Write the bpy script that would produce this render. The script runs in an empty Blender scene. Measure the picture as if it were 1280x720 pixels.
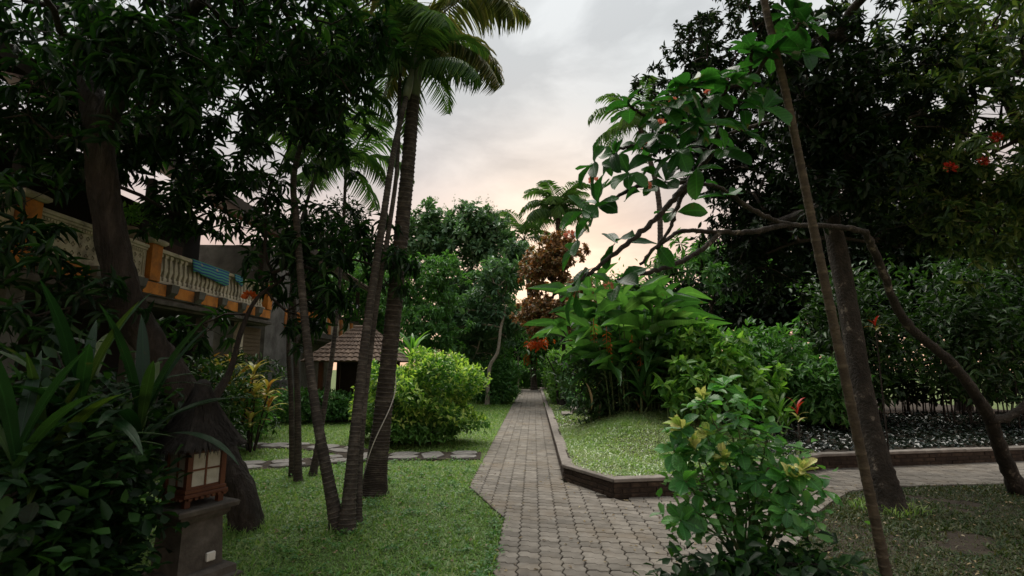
import bpy, math, random
import numpy as np
from mathutils import Vector, Matrix

random.seed(7)
RNG = np.random.default_rng(7)
SC = bpy.context.scene
COL = SC.collection
R = math.radians

# ------------------------------------------------------------------ camera
CAM_H = 1.6
TILT = math.atan(96 / 640)
YAW = R(2.4)
cam = bpy.data.cameras.new('camera')
cam.sensor_width = 36
cam.lens = 18
cam.clip_start = 0.05
cam.clip_end = 2000
cam.dof.use_dof = True
cam.dof.focus_distance = 10
cam.dof.aperture_fstop = 3.2
camo = bpy.data.objects.new('camera', cam)
COL.objects.link(camo)
camo.location = (0, 0, CAM_H)
camo.rotation_euler = (R(90) + TILT, 0, YAW)
SC.camera = camo

# ------------------------------------------------------------------ world + sun
SUN_EL, SUN_AZ = R(63), R(-26)          # azimuth measured from +Y towards +X
w = bpy.data.worlds.new('World')
SC.world = w
w.use_nodes = True
nt = w.node_tree
nt.nodes.clear()


def wn(t, **k):
    n = nt.nodes.new(t)
    for a, b in k.items():
        setattr(n, a, b)
    return n


out = wn('ShaderNodeOutputWorld')
bg = wn('ShaderNodeBackground')
bg.inputs['Strength'].default_value = 0.05
sky = wn('ShaderNodeTexSky', sky_type='NISHITA', sun_disc=False, sun_elevation=SUN_EL, sun_rotation=SUN_AZ)
tc = wn('ShaderNodeTexCoord')
sep = wn('ShaderNodeSeparateXYZ')
nt.links.new(tc.outputs['Generated'], sep.inputs[0])
# cloud deck: warm and bright low down, cool grey higher up
ramp = wn('ShaderNodeValToRGB')
cr = ramp.color_ramp
cr.elements[0].position = 0.0
cr.elements[0].color = (0.92, 0.55, 0.36, 1)
cr.elements[1].position = 1.0
cr.elements[1].color = (0.86, 0.89, 0.90, 1)
for p, c in ((0.15, (0.82, 0.54, 0.40, 1)), (0.25, (0.62, 0.485, 0.41, 1)), (0.36, (0.54, 0.50, 0.47, 1)), (0.48, (0.56, 0.565, 0.55, 1)), (0.66, (0.66, 0.68, 0.67, 1))):
    e = cr.elements.new(p)
    e.color = c
nt.links.new(sep.outputs['Z'], ramp.inputs[0])
mp = wn('ShaderNodeMapping')
mp.inputs['Scale'].default_value = (1.0, 1.0, 2.4)
nt.links.new(tc.outputs['Generated'], mp.inputs[0])
noi = wn('ShaderNodeTexNoise')
noi.inputs['Scale'].default_value = 3.6
noi.inputs['Detail'].default_value = 7
noi.inputs['Roughness'].default_value = 0.55
noi.inputs['Distortion'].default_value = 0.35
nt.links.new(mp.outputs[0], noi.inputs['Vector'])
nr = wn('ShaderNodeMapRange')
nr.inputs['From Min'].default_value = 0.42
nr.inputs['From Max'].default_value = 0.60
nr.inputs['To Min'].default_value = 0.84
nr.inputs['To Max'].default_value = 1.08
nt.links.new(noi.outputs['Fac'], nr.inputs['Value'])
# glow of the low sun behind the far trees
gd = wn('ShaderNodeVectorMath', operation='DOT_PRODUCT')
gd.inputs[1].default_value = Vector((0.035, 0.96, 0.20)).normalized()
nrm = wn('ShaderNodeVectorMath', operation='NORMALIZE')
nt.links.new(tc.outputs['Generated'], nrm.inputs[0])
nt.links.new(nrm.outputs[0], gd.inputs[0])
gm = wn('ShaderNodeMath', operation='MAXIMUM')
gm.inputs[1].default_value = 0
nt.links.new(gd.outputs['Value'], gm.inputs[0])
gp = wn('ShaderNodeMath', operation='POWER')
gp.inputs[1].default_value = 42
nt.links.new(gm.outputs[0], gp.inputs[0])
gs = wn('ShaderNodeVectorMath', operation='SCALE')
gs.inputs[0].default_value = (0.5, 0.34, 0.18)
nt.links.new(gp.outputs[0], gs.inputs['Scale'])
ga = wn('ShaderNodeVectorMath', operation='ADD')
nt.links.new(ramp.outputs['Color'], ga.inputs[0])
nt.links.new(gs.outputs[0], ga.inputs[1])
mul = wn('ShaderNodeVectorMath', operation='SCALE')
nt.links.new(ga.outputs[0], mul.inputs[0])
nt.links.new(nr.outputs[0], mul.inputs['Scale'])
sc10 = wn('ShaderNodeVectorMath', operation='SCALE')
sc10.inputs['Scale'].default_value = 9.3
nt.links.new(mul.outputs[0], sc10.inputs[0])
mx = wn('ShaderNodeMix', data_type='RGBA')
mx.inputs['Factor'].default_value = 0.9
nt.links.new(sky.outputs[0], mx.inputs[6])
nt.links.new(sc10.outputs[0], mx.inputs[7])
nt.links.new(mx.outputs[2], bg.inputs['Color'])
nt.links.new(bg.outputs[0], out.inputs[0])

sl = bpy.data.lights.new('sun', 'SUN')
sl.energy = 1.5
sl.angle = R(45)
sl.color = (1.0, 0.93, 0.84)
slo = bpy.data.objects.new('sun', sl)
COL.objects.link(slo)
sd = Vector((math.sin(SUN_AZ) * math.cos(SUN_EL), math.cos(SUN_AZ) * math.cos(SUN_EL), math.sin(SUN_EL)))
slo.rotation_euler = (-sd).to_track_quat('-Z', 'Y').to_euler()

SC.view_settings.view_transform = 'Standard'
SC.view_settings.look = 'None'
SC.view_settings.exposure = 1.5
SC.view_settings.gamma = 1.0
SC.view_settings.use_curve_mapping = False
SC.cycles.max_bounces = 6
SC.cycles.diffuse_bounces = 3
SC.cycles.glossy_bounces = 2
SC.cycles.transmission_bounces = 4
SC.cycles.use_denoising = True


# ------------------------------------------------------------------ helpers: survey points
def ray(px, py):
    xc = (px - 640) / 640
    yc = (360 - py) / 640
    y = math.cos(TILT) - yc * math.sin(TILT)
    z = math.sin(TILT) + yc * math.cos(TILT)
    return np.array((xc * math.cos(YAW) - y * math.sin(YAW), xc * math.sin(YAW) + y * math.cos(YAW), z))


def P(px, py, Y):
    r = ray(px, py)
    return np.array((0, 0, CAM_H)) + r * (Y / r[1])


def V3(*a):
    return np.array(a, float)


def norm(a):
    a = np.asarray(a, float)
    return a / np.maximum(np.linalg.norm(a, axis=-1, keepdims=True), 1e-9)


# ------------------------------------------------------------------ helpers: materials
def new_mat(name):
    m = bpy.data.materials.new(name)
    m.use_nodes = True
    t = m.node_tree
    t.nodes.clear()
    return m, t, (lambda ty, **k: _mk(t, ty, k))


def _mk(t, ty, k):
    n = t.nodes.new(ty)
    for a, b in k.items():
        setattr(n, a, b)
    return n


def set_ramp(n, stops):
    r_ = n.color_ramp
    while len(r_.elements) > 1:
        r_.elements.remove(r_.elements[-1])
    r_.elements[0].position = stops[0][0]
    r_.elements[0].color = (*stops[0][1], 1)
    for p, c in stops[1:]:
        r_.elements.new(p).color = (*c, 1)


def leaf_mat(name, cols, rough=0.42, trans=0.32, spec=0.3, tcol=None, vein=None):
    """leaf: one tone per leaf out of the ramp, light shining through"""
    m, t, n = new_mat(name)
    at = n('ShaderNodeAttribute', attribute_name='rnd')
    oi = n('ShaderNodeObjectInfo')
    ad = n('ShaderNodeMath', operation='ADD')
    t.links.new(at.outputs['Fac'], ad.inputs[0])
    t.links.new(oi.outputs['Random'], ad.inputs[1])
    fr = n('ShaderNodeMath', operation='FRACT')
    t.links.new(ad.outputs[0], fr.inputs[0])
    rp = n('ShaderNodeValToRGB')
    k = len(cols)
    set_ramp(rp, [(i / max(1, k - 1), c) for i, c in enumerate(cols)])
    t.links.new(fr.outputs[0], rp.inputs[0])
    no = n('ShaderNodeTexNoise')
    no.inputs['Scale'].default_value = 14
    tcn = n('ShaderNodeTexCoord')
    t.links.new(tcn.outputs['Object'], no.inputs['Vector'])
    mr = n('ShaderNodeMapRange')
    mr.inputs['To Min'].default_value = 0.75
    mr.inputs['To Max'].default_value = 1.25
    t.links.new(no.outputs['Fac'], mr.inputs['Value'])
    vs = n('ShaderNodeVectorMath', operation='SCALE')
    t.links.new(rp.outputs[0], vs.inputs[0])
    t.links.new(mr.outputs[0], vs.inputs['Scale'])
    b = n('ShaderNodeBsdfPrincipled')
    b.inputs['Roughness'].default_value = rough
    b.inputs['Specular IOR Level'].default_value = spec
    if vein:
        # side veins run forward from the midrib; blades have parallel ribs
        kx, ky = vein
        sp = n('ShaderNodeSeparateXYZ')
        t.links.new(tcn.outputs['Object'], sp.inputs[0])
        ab = n('ShaderNodeMath', operation='ABSOLUTE')
        t.links.new(sp.outputs['Y'], ab.inputs[0])
        m1 = n('ShaderNodeMath', operation='MULTIPLY')
        m1.inputs[1].default_value = kx
        t.links.new(sp.outputs['X'], m1.inputs[0])
        m2 = n('ShaderNodeMath', operation='MULTIPLY_ADD')
        m2.inputs[1].default_value = -ky
        t.links.new(ab.outputs[0], m2.inputs[0])
        t.links.new(m1.outputs[0], m2.inputs[2])
        sn = n('ShaderNodeMath', operation='SINE')
        t.links.new(m2.outputs[0], sn.inputs[0])
        pw = n('ShaderNodeMath', operation='POWER')
        pw.inputs[1].default_value = 6
        sa_ = n('ShaderNodeMath', operation='ABSOLUTE')
        t.links.new(sn.outputs[0], sa_.inputs[0])
        t.links.new(sa_.outputs[0], pw.inputs[0])
        rib = n('ShaderNodeMapRange')
        rib.inputs['From Min'].default_value = .006
        rib.inputs['From Max'].default_value = .001
        t.links.new(ab.outputs[0], rib.inputs['Value'])
        mm = n('ShaderNodeMath', operation='MAXIMUM')
        t.links.new(rib.outputs[0], mm.inputs[0])
        m3 = n('ShaderNodeMath', operation='MULTIPLY')
        m3.inputs[1].default_value = .35
        t.links.new(pw.outputs[0], m3.inputs[0])
        t.links.new(m3.outputs[0], mm.inputs[1])
        vm = n('ShaderNodeMath', operation='MULTIPLY_ADD')
        vm.inputs[1].default_value = .7
        vm.inputs[2].default_value = .95
        t.links.new(mm.outputs[0], vm.inputs[0])
        vs2 = n('ShaderNodeVectorMath', operation='SCALE')
        t.links.new(vs.outputs[0], vs2.inputs[0])
        t.links.new(vm.outputs[0], vs2.inputs['Scale'])
        # brown blemishes
        no2 = n('ShaderNodeTexNoise')
        no2.inputs['Scale'].default_value = 9
        no2.inputs['Detail'].default_value = 4
        vadd = n('ShaderNodeVectorMath', operation='ADD')
        osc = n('ShaderNodeVectorMath', operation='SCALE')
        osc.inputs['Scale'].default_value = .37
        t.links.new(oi.outputs['Location'], osc.inputs[0])
        t.links.new(tcn.outputs['Object'], vadd.inputs[0])
        t.links.new(osc.outputs[0], vadd.inputs[1])
        t.links.new(vadd.outputs[0], no2.inputs['Vector'])
        br = n('ShaderNodeMapRange')
        br.inputs['From Min'].default_value = .66
        br.inputs['From Max'].default_value = .74
        br.inputs['To Max'].default_value = .75
        t.links.new(no2.outputs['Fac'], br.inputs['Value'])
        mxb = n('ShaderNodeMix', data_type='RGBA')
        mxb.inputs[7].default_value = (.10, .075, .03, 1)
        t.links.new(br.outputs[0], mxb.inputs['Factor'])
        t.links.new(vs2.outputs[0], mxb.inputs[6])
        vs = type('o', (), {'outputs': [mxb.outputs[2]]})
        bp = n('ShaderNodeBump')
        bp.inputs['Strength'].default_value = .5
        bp.inputs['Distance'].default_value = .004
        t.links.new(mm.outputs[0], bp.inputs['Height'])
        t.links.new(bp.outputs[0], b.inputs['Normal'])
    t.links.new(vs.outputs[0], b.inputs['Base Color'])
    tr = n('ShaderNodeBsdfTranslucent')
    tv = n('ShaderNodeVectorMath', operation='MULTIPLY')
    tv.inputs[1].default_value = tcol or (1.5, 1.7, 0.7)
    t.links.new(vs.outputs[0], tv.inputs[0])
    t.links.new(tv.outputs[0], tr.inputs['Color'])
    mxs = n('ShaderNodeMixShader')
    mxs.inputs[0].default_value = trans
    t.links.new(b.outputs[0], mxs.inputs[1])
    t.links.new(tr.outputs[0], mxs.inputs[2])
    o = n('ShaderNodeOutputMaterial')
    t.links.new(mxs.outputs[0], o.inputs[0])
    return m


def surf_mat(name, cols, scale=4, rough=0.85, bump=0.3, bscale=40, stretch=(1, 1, 1), per_obj=0.0, spec=0.3, dist=0.01, stops=None, stain=None):
    """mottled solid surface; per_obj = tone spread between objects that share it"""
    m, t, n = new_mat(name)
    tcn = n('ShaderNodeTexCoord')
    mpn = n('ShaderNodeMapping')
    mpn.inputs['Scale'].default_value = stretch
    t.links.new(tcn.outputs['Object'], mpn.inputs[0])
    no = n('ShaderNodeTexNoise')
    no.inputs['Scale'].default_value = scale
    no.inputs['Detail'].default_value = 6
    no.inputs['Roughness'].default_value = 0.65
    if per_obj:
        oi = n('ShaderNodeObjectInfo')
        va = n('ShaderNodeVectorMath', operation='ADD')
        cm = n('ShaderNodeCombineXYZ')
        mu = n('ShaderNodeMath', operation='MULTIPLY')
        mu.inputs[1].default_value = 37.0
        t.links.new(oi.outputs['Random'], mu.inputs[0])
        t.links.new(mu.outputs[0], cm.inputs[0])
        t.links.new(mpn.outputs[0], va.inputs[0])
        t.links.new(cm.outputs[0], va.inputs[1])
        t.links.new(va.outputs[0], no.inputs['Vector'])
    else:
        t.links.new(mpn.outputs[0], no.inputs['Vector'])
    rp = n('ShaderNodeValToRGB')
    k = len(cols)
    set_ramp(rp, [(stops[i] if stops else 0.28 + 0.44 * i / max(1, k - 1), c) for i, c in enumerate(cols)])
    t.links.new(no.outputs['Fac'], rp.inputs[0])
    col = rp.outputs[0]
    at = n('ShaderNodeAttribute', attribute_name='rnd')
    ad = n('ShaderNodeMath', operation='ADD')
    t.links.new(at.outputs['Fac'], ad.inputs[0])
    if per_obj:
        t.links.new(oi.outputs['Random'], ad.inputs[1])
        fr = n('ShaderNodeMath', operation='FRACT')
        t.links.new(ad.outputs[0], fr.inputs[0])
        mr = n('ShaderNodeMapRange')
        mr.inputs['To Min'].default_value = 1 - per_obj
        mr.inputs['To Max'].default_value = 1 + per_obj
        t.links.new(fr.outputs[0], mr.inputs['Value'])
        vs = n('ShaderNodeVectorMath', operation='SCALE')
        t.links.new(col, vs.inputs[0])
        t.links.new(mr.outputs[0], vs.inputs['Scale'])
        col = vs.outputs[0]
    if stain:
        # stains that run across neighbouring pieces
        ge = n('ShaderNodeNewGeometry')
        col_s, sc_s, lo, hi, amt = stain
        ns = n('ShaderNodeTexNoise')
        ns.inputs['Scale'].default_value = sc_s
        ns.inputs['Detail'].default_value = 6
        ns.inputs['Roughness'].default_value = .7
        t.links.new(ge.outputs['Position'], ns.inputs['Vector'])
        mrs = n('ShaderNodeMapRange')
        mrs.inputs['From Min'].default_value = lo
        mrs.inputs['From Max'].default_value = hi
        mrs.inputs['To Max'].default_value = amt
        t.links.new(ns.outputs['Fac'], mrs.inputs['Value'])
        mxs = n('ShaderNodeMix', data_type='RGBA')
        mxs.inputs[7].default_value = (*col_s, 1)
        t.links.new(mrs.outputs[0], mxs.inputs['Factor'])
        t.links.new(col, mxs.inputs[6])
        col = mxs.outputs[2]
    b = n('ShaderNodeBsdfPrincipled')
    b.inputs['Roughness'].default_value = rough
    b.inputs['Specular IOR Level'].default_value = spec
    t.links.new(col, b.inputs['Base Color'])
    if bump:
        nb = n('ShaderNodeTexNoise')
        nb.inputs['Scale'].default_value = bscale
        nb.inputs['Detail'].default_value = 5
        t.links.new(mpn.outputs[0], nb.inputs['Vector'])
        bp = n('ShaderNodeBump')
        bp.inputs['Strength'].default_value = bump
        bp.inputs['Distance'].default_value = dist
        t.links.new(nb.outputs['Fac'], bp.inputs['Height'])
        t.links.new(bp.outputs[0], b.inputs['Normal'])
    o = n('ShaderNodeOutputMaterial')
    t.links.new(b.outputs[0], o.inputs[0])
    return m


# ------------------------------------------------------------------ helpers: meshes
def build_mesh(name, V, F, mat=None, rnd=None, smooth=False):
    """V (n,3); F = array (m,k) or list of faces"""
    me = bpy.data.meshes.new(name)
    V = np.asarray(V, np.float32)
    if isinstance(F, np.ndarray):
        k = F.shape[1]
        me.vertices.add(len(V))
        me.vertices.foreach_set('co', V.ravel())
        me.loops.add(F.size)
        me.loops.foreach_set('vertex_index', F.astype(np.int32).ravel())
        me.polygons.add(len(F))
        me.polygons.foreach_set('loop_start', np.arange(0, F.size, k, dtype=np.int32))
        me.update(calc_edges=True)
    else:
        me.from_pydata([tuple(map(float, v)) for v in V], [], [tuple(map(int, f)) for f in F])
    if rnd is not None:
        a = me.attributes.new('rnd', 'FLOAT', 'POINT')
        a.data.foreach_set('value', np.asarray(rnd, np.float32))
    if smooth:
        me.polygons.foreach_set('use_smooth', np.ones(len(me.polygons), bool))
    if mat:
        me.materials.append(mat)
    me.update()
    return me


def add(name, me, parent=None, loc=None, rot=None, scale=None):
    o = bpy.data.objects.new(name, me)
    COL.objects.link(o)
    if parent is not None:
        o.parent = parent
    if loc is not None:
        o.location = [float(v) for v in loc]
    if rot is not None:
        o.rotation_euler = rot
    if scale is not None:
        o.scale = scale if hasattr(scale, '__len__') else (scale,) * 3
    return o


def tag(o, label, cat, group=None):
    o['label'] = label
    o['category'] = cat
    if group:
        o['group'] = group
    return o


def kind(o, k):
    o['kind'] = k
    return o


def thing(name, label, cat, loc=(0, 0, 0), rotz=0.0, group=None):
    o = add(name, None, None, loc, (0, 0, rotz))
    o.empty_display_size = 0.2
    return tag(o, label, cat, group)


class MB:
    """collects boxes, tubes and polygons into one mesh"""

    def __init__(s):
        s.V, s.F, s.n = [], [], 0

    def put(s, V, F):
        V = np.asarray(V, float).reshape(-1, 3)
        s.F += [tuple(int(i) + s.n for i in f) for f in F]
        s.V.append(V)
        s.n += len(V)
        return s

    def box(s, x0, x1, y0, y1, z0, z1, bev=0.0):
        b = bev
        if b <= 0:
            V = [(x, y, z) for z in (z0, z1) for x, y in ((x0, y0), (x1, y0), (x1, y1), (x0, y1))]
            return s.put(V, [(3, 2, 1, 0), (4, 5, 6, 7), (0, 1, 5, 4), (1, 2, 6, 5), (2, 3, 7, 6), (3, 0, 4, 7)])
        V = []
        for z, q in ((z0, b), (z0 + b, 0), (z1 - b, 0), (z1, b)):
            V += [(x0 + q, y0 + q, z), (x1 - q, y0 + q, z), (x1 - q, y1 - q, z), (x0 + q, y1 - q, z)]
        F = [(3, 2, 1, 0), (12, 13, 14, 15)]
        for l in range(3):
            for i in range(4):
                j = (i + 1) % 4
                F.append((l * 4 + i, l * 4 + j, l * 4 + 4 + j, l * 4 + 4 + i))
        return s.put(V, F)

    def frustum(s, cx, cy, rings):
        """square rings (half size, z)"""
        V = []
        for h, z in rings:
            V += [(cx - h, cy - h, z), (cx + h, cy - h, z), (cx + h, cy + h, z), (cx - h, cy + h, z)]
        k = len(rings)
        F = [(3, 2, 1, 0), tuple(range(4 * k - 4, 4 * k))]
        for l in range(k - 1):
            for i in range(4):
                j = (i + 1) % 4
                F.append((l * 4 + i, l * 4 + j, l * 4 + 4 + j, l * 4 + 4 + i))
        return s.put(V, F)

    def tube(s, pts, rad, sides=8, cap=True):
        V, F = tube_arrays(pts, rad, sides)
        F = [tuple(f) for f in F]
        if cap:
            k = len(pts)
            F.append(tuple(range(sides - 1, -1, -1)))
            F.append(tuple(range((k - 1) * sides, k * sides)))
        return s.put(V, F)

    def prism(s, poly, z0, z1):
        k = len(poly)
        V = [(x, y, z0) for x, y in poly] + [(x, y, z1) for x, y in poly]
        F = [tuple(range(k - 1, -1, -1)), tuple(range(k, 2 * k))]
        F += [(i, (i + 1) % k, k + (i + 1) % k, k + i) for i in range(k)]
        return s.put(V, F)

    def mesh(s, name, mat, smooth=False):
        return build_mesh(name, np.concatenate(s.V), s.F, mat, None, smooth)

    def build(s, name, mat, parent=None, smooth=False, **k):
        return add(name, s.mesh(name, mat, smooth), parent, **k)


def tube_arrays(pts, rad, sides=8):
    pts = np.asarray(pts, float)
    k = len(pts)
    rad = np.full(k, rad, float) if np.isscalar(rad) else np.asarray(rad, float)
    T = np.gradient(pts, axis=0)
    T = norm(T)
    u = np.cross(T[0], (0, 0, 1.0))
    if np.linalg.norm(u) < 0.1:
        u = np.cross(T[0], (1.0, 0, 0))
    u = norm(u)
    ang = np.arange(sides) * 2 * math.pi / sides
    V = np.zeros((k, sides, 3))
    for i in range(k):
        u = norm(u - T[i] * np.dot(u, T[i]))
        v = np.cross(T[i], u)
        V[i] = pts[i] + rad[i] * (np.cos(ang)[:, None] * u + np.sin(ang)[:, None] * v)
    i = np.arange(k - 1)[:, None]
    j = np.arange(sides)[None, :]
    a = i * sides + j
    b = i * sides + (j + 1) % sides
    F = np.stack([a, b, b + sides, a + sides], -1).reshape(-1, 4)
    return V.reshape(-1, 3), F


def spline(ctrl, n):
    """Catmull-Rom through the control points (values of any width)"""
    c = np.asarray(ctrl, float)
    c = np.vstack([2 * c[0] - c[1], c, 2 * c[-1] - c[-2]])
    m = len(c) - 3
    t = np.linspace(0, m - 1e-6, n)
    i = t.astype(int)
    f = (t - i)[:, None]
    p0, p1, p2, p3 = c[i], c[i + 1], c[i + 2], c[i + 3]
    return 0.5 * (2 * p1 + (p2 - p0) * f + (2 * p0 - 5 * p1 + 4 * p2 - p3) * f ** 2 + (3 * p1 - p0 - 3 * p2 + p3) * f ** 3)


class Bulk:
    """many quads meshes (tubes, leaves) joined into one; all faces quads"""

    def __init__(s):
        s.V, s.F, s.A, s.n = [], [], [], 0

    def put(s, V, F, a=0.0):
        s.V.append(np.asarray(V, np.float32))
        s.F.append(np.asarray(F) + s.n)
        s.A.append(np.full(len(V), a, np.float32) if np.isscalar(a) else np.asarray(a, np.float32))
        s.n += len(V)

    def mesh(s, name, mat, base=(0, 0, 0), smooth=False):
        return build_mesh(name, np.concatenate(s.V) - np.asarray(base, np.float32), np.concatenate(s.F), mat, np.concatenate(s.A), smooth)


# leaf outlines: rows of (u along, half width, height); folded along the midrib
def leaf_template(rows, fold=0.25, curl=0.0):
    V, F = [], []
    for u, h in rows:
        z = -curl * u * u
        V += [(u, -h, z + fold * h), (u, 0, z), (u, h, z + fold * h)]
    for i in range(len(rows) - 1):
        a = 3 * i
        F += [(a, a + 3, a + 4, a + 1), (a + 1, a + 4, a + 5, a + 2)]
    return np.array(V, float), np.array(F)


LANCE = leaf_template([(0, .02), (.3, .5), (.62, .42), (1, .01)], .3, .28)
OVATE = leaf_template([(0, .02), (.32, .5), (.7, .4), (1, .02)], .25, .15)
OBOV = leaf_template([(0, .03), (.4, .36), (.75, .5), (1, .05)], .2, .12)
MINI = (np.array([(0, 0, 0), (.45, -.5, .08), (1, 0, -.08), (.45, .5, .08)]), np.array([(0, 1, 2, 3)]))
BLADE = (np.array([(0, -.5, 0), (0, .5, 0), (.6, .35, -.05), (.6, -.35, -.05), (1, .05, -.3), (1, -.05, -.3)]),
         np.array([(0, 3, 2, 1), (3, 5, 4, 2)]))


def leaves(tpl, pos, X, N, L, W, rnd=None):
    tv, tf = tpl
    n = len(pos)
    X = norm(X)
    Yv = norm(np.cross(N, X))
    N = np.cross(X, Yv)
    L = np.broadcast_to(L, (n,))[:, None, None]
    W = np.broadcast_to(W, (n,))[:, None, None]
    V = pos[:, None, :] + X[:, None, :] * tv[None, :, 0:1] * L + Yv[:, None, :] * tv[None, :, 1:2] * W + N[:, None, :] * tv[None, :, 2:3] * L
    F = (np.arange(n) * len(tv))[:, None, None] + tf[None]
    if rnd is None:
        rnd = RNG.random(n)
    return V.reshape(-1, 3), F.reshape(-1, tf.shape[1]), np.repeat(rnd, len(tv))


def rand_dirs(n):
    return norm(RNG.normal(size=(n, 3)))


def ellipsoid_pts(c, r, n, shell=0.35):
    d = rand_dirs(n)
    q = RNG.random(n) ** shell
    p1, p2, p3 = RNG.random(3) * 6.28
    q = q * (1 + .22 * np.sin(d[:, 0] * 4.3 + p1) * np.sin(d[:, 2] * 4.7 + p2) + .16 * np.sin(d[:, 1] * 8 + d[:, 2] * 7 + p3))
    return np.asarray(c) + d * q[:, None] * np.asarray(r)


# ------------------------------------------------------------------ trees
def whorl(bulk, tips, dirs, k, L, W, tpl, spread=(50, 95), droop=0.35, jitter=0.02, lvar=0.25):
    """k leaves round each twig tip"""
    n = len(tips)
    tips = np.repeat(tips, k, 0)
    D = norm(np.repeat(dirs, k, 0))
    m = len(tips)
    az = np.tile(np.arange(k) * 2.399, n) + np.repeat(RNG.random(n) * 6.28, k) + RNG.normal(0, .25, m)
    el = np.radians(RNG.uniform(spread[0], spread[1], m))
    ref = np.where(np.abs(D[:, 2:3]) > .9, [[1., 0, 0]], [[0, 0, 1.]])
    u = norm(np.cross(D, ref))
    v = np.cross(D, u)
    side = np.cos(az)[:, None] * u + np.sin(az)[:, None] * v
    X = D * np.cos(el)[:, None] + side * np.sin(el)[:, None]
    X[:, 2] -= droop * RNG.uniform(.5, 1.4, m)
    X = norm(X)
    N = norm(D * 0.6 + V3(0, 0, .7) + RNG.normal(0, .25, (m, 3)))
    pos = tips - D * (RNG.random(m) * L * .45)[:, None] + RNG.normal(0, jitter, (m, 3))
    ll = L * RNG.uniform(1 - lvar, 1 + lvar, m)
    bulk.put(*leaves(tpl, pos, X, N, ll, W * ll / L))


def grow_limbs(trunk_pts, trunk_r, targets, tip_r=0.006, step=0.4, sag=0.15):
    """branches from the trunk to every target; later branches leave earlier ones"""
    nodes = [np.asarray(p, float) for p in trunk_pts]
    rad_cap = list(trunk_r)
    parent = [i - 1 for i in range(len(nodes))]
    tgt = np.asarray(targets)
    d0 = np.min(np.linalg.norm(tgt[:, None] - np.asarray(nodes)[None], axis=2), 1)
    order = np.argsort(d0)
    chains, ends = [], {}
    NA = np.asarray(nodes)
    far = np.zeros(len(nodes))
    for ti in order:
        t = tgt[ti]
        dd = np.linalg.norm(NA - t, axis=1)
        cost = dd + 0.12 * far + np.where(NA[:, 2] > t[2] + .3, .5, 0)
        s = int(np.argmin(cost))
        p0 = NA[s]
        L = dd[s]
        k = max(2, int(L / step) + 1)
        mid = (p0 + t) / 2 + RNG.normal(0, .1 * L, 3) + V3(0, 0, sag * L * .5)
        f = np.linspace(0, 1, k + 1)[1:, None]
        pts = (1 - f) ** 2 * p0 + 2 * f * (1 - f) * mid + f * f * t
        ids = [s]
        for p in pts:
            parent.append(ids[-1])
            ids.append(len(nodes))
            nodes.append(p)
            far = np.append(far, far[ids[-2]] + L / k)
        NA = np.asarray(nodes)
        chains.append(ids)
        ends[int(ti)] = ids
    cnt = np.zeros(len(nodes))
    for ids in chains:
        i = ids[-1]
        while i >= 0:
            cnt[i] += 1
            i = parent[i]
    b = Bulk()
    for ids in chains:
        pts = NA[ids]
        r = tip_r * np.maximum(cnt[ids], 1) ** 0.45
        r[0] = min(r[1] * 1.15, r[0])
        s0 = ids[0]
        if s0 < len(rad_cap):
            r = np.minimum(r, rad_cap[s0] * .75)
        V, F = tube_arrays(pts, r, 6 if r[0] > .02 else 4)
        b.put(V, F)
    dirs = np.zeros_like(tgt)
    for ti, ids in ends.items():
        dirs[ti] = NA[ids[-1]] - NA[ids[-2]]
    return b, norm(dirs)


def trunk_mesh(ctrl, rad, n=40, sides=14, rough=0.06, ring=None, base=(0, 0, 0), flare=0.0):
    cr_ = np.hstack([np.asarray(ctrl, float), np.asarray(rad, float)[:, None]])
    L = np.sum(np.linalg.norm(np.diff(cr_[:, :3], axis=0), axis=1))
    if ring:
        n = max(n, int(L / ring * 8))
    s = spline(cr_, n)
    r = s[:, 3].copy()
    if ring:
        ph = (np.arange(n) % 8)
        r *= np.interp(ph, [0, 1, 2, 5, 7, 8], [1.075, 1.02, .985, .98, 1.0, 1.0])
        r *= 1 + RNG.normal(0, .012, n)
    if flare:
        r *= 1 + flare * np.exp(-np.arange(n) / n * L / .12)
    V, F = tube_arrays(s[:, :3], r, sides)
    Vr = V.reshape(n, sides, 3)
    c = s[:, None, :3]
    aa = np.arange(sides) * 2 * math.pi / sides
    zz = np.linspace(0, L, n)[:, None]
    amp = 1 + rough * (.7 * np.sin(aa * 3 + 1.7 * np.sin(zz * 2.1)) + .6 * np.sin(aa * 5 - 2.3 * np.sin(zz * 3.3) + zz * 2) * np.sin(zz * 5.1 + aa) + RNG.normal(0, .3, (n, sides)))
    V = (c + (Vr - c) * amp[..., None]).reshape(-1, 3)
    return V - np.asarray(base), F, s


def make_tree(name, label, cat, ctrl, rad, targets, leaf_fn, bark, leafm, tip_r=.006, group=None, extra=None, sides=14, rough=.06, flare=.3, sag=.15, more=None):
    base = np.asarray(ctrl[0], float)
    t = thing(name, label, cat, base, 0, group)
    V, F, s = trunk_mesh(ctrl, rad, 80, sides + 6, rough, None, base, flare)
    b0 = Bulk()
    b0.put(V, F)
    nodes = list(s[12::6, :3])
    rr = list(s[12::6, 3])
    for c2, r2 in (extra or []):
        V, F, s2 = trunk_mesh(c2, r2, 26, 10, rough, None, base)
        b0.put(V, F)
        nodes += list(s2[6::3, :3])
        rr += list(s2[6::3, 3])
    if len(targets):
        lb, dirs = grow_limbs(nodes, rr, targets, tip_r, sag=sag)
        cb = Bulk()
        leaf_fn(cb, lb, np.asarray(targets), dirs)
        if more:
            more(t, base, np.asarray(targets), dirs)
        Vl = np.concatenate(lb.V) - np.asarray(base, np.float32)
        b0.put(Vl, np.concatenate(lb.F))
        add('crown', cb.mesh('crown', leafm, base), t)
    add('trunk', b0.mesh('trunk', bark, smooth=True), t)
    return t


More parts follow.
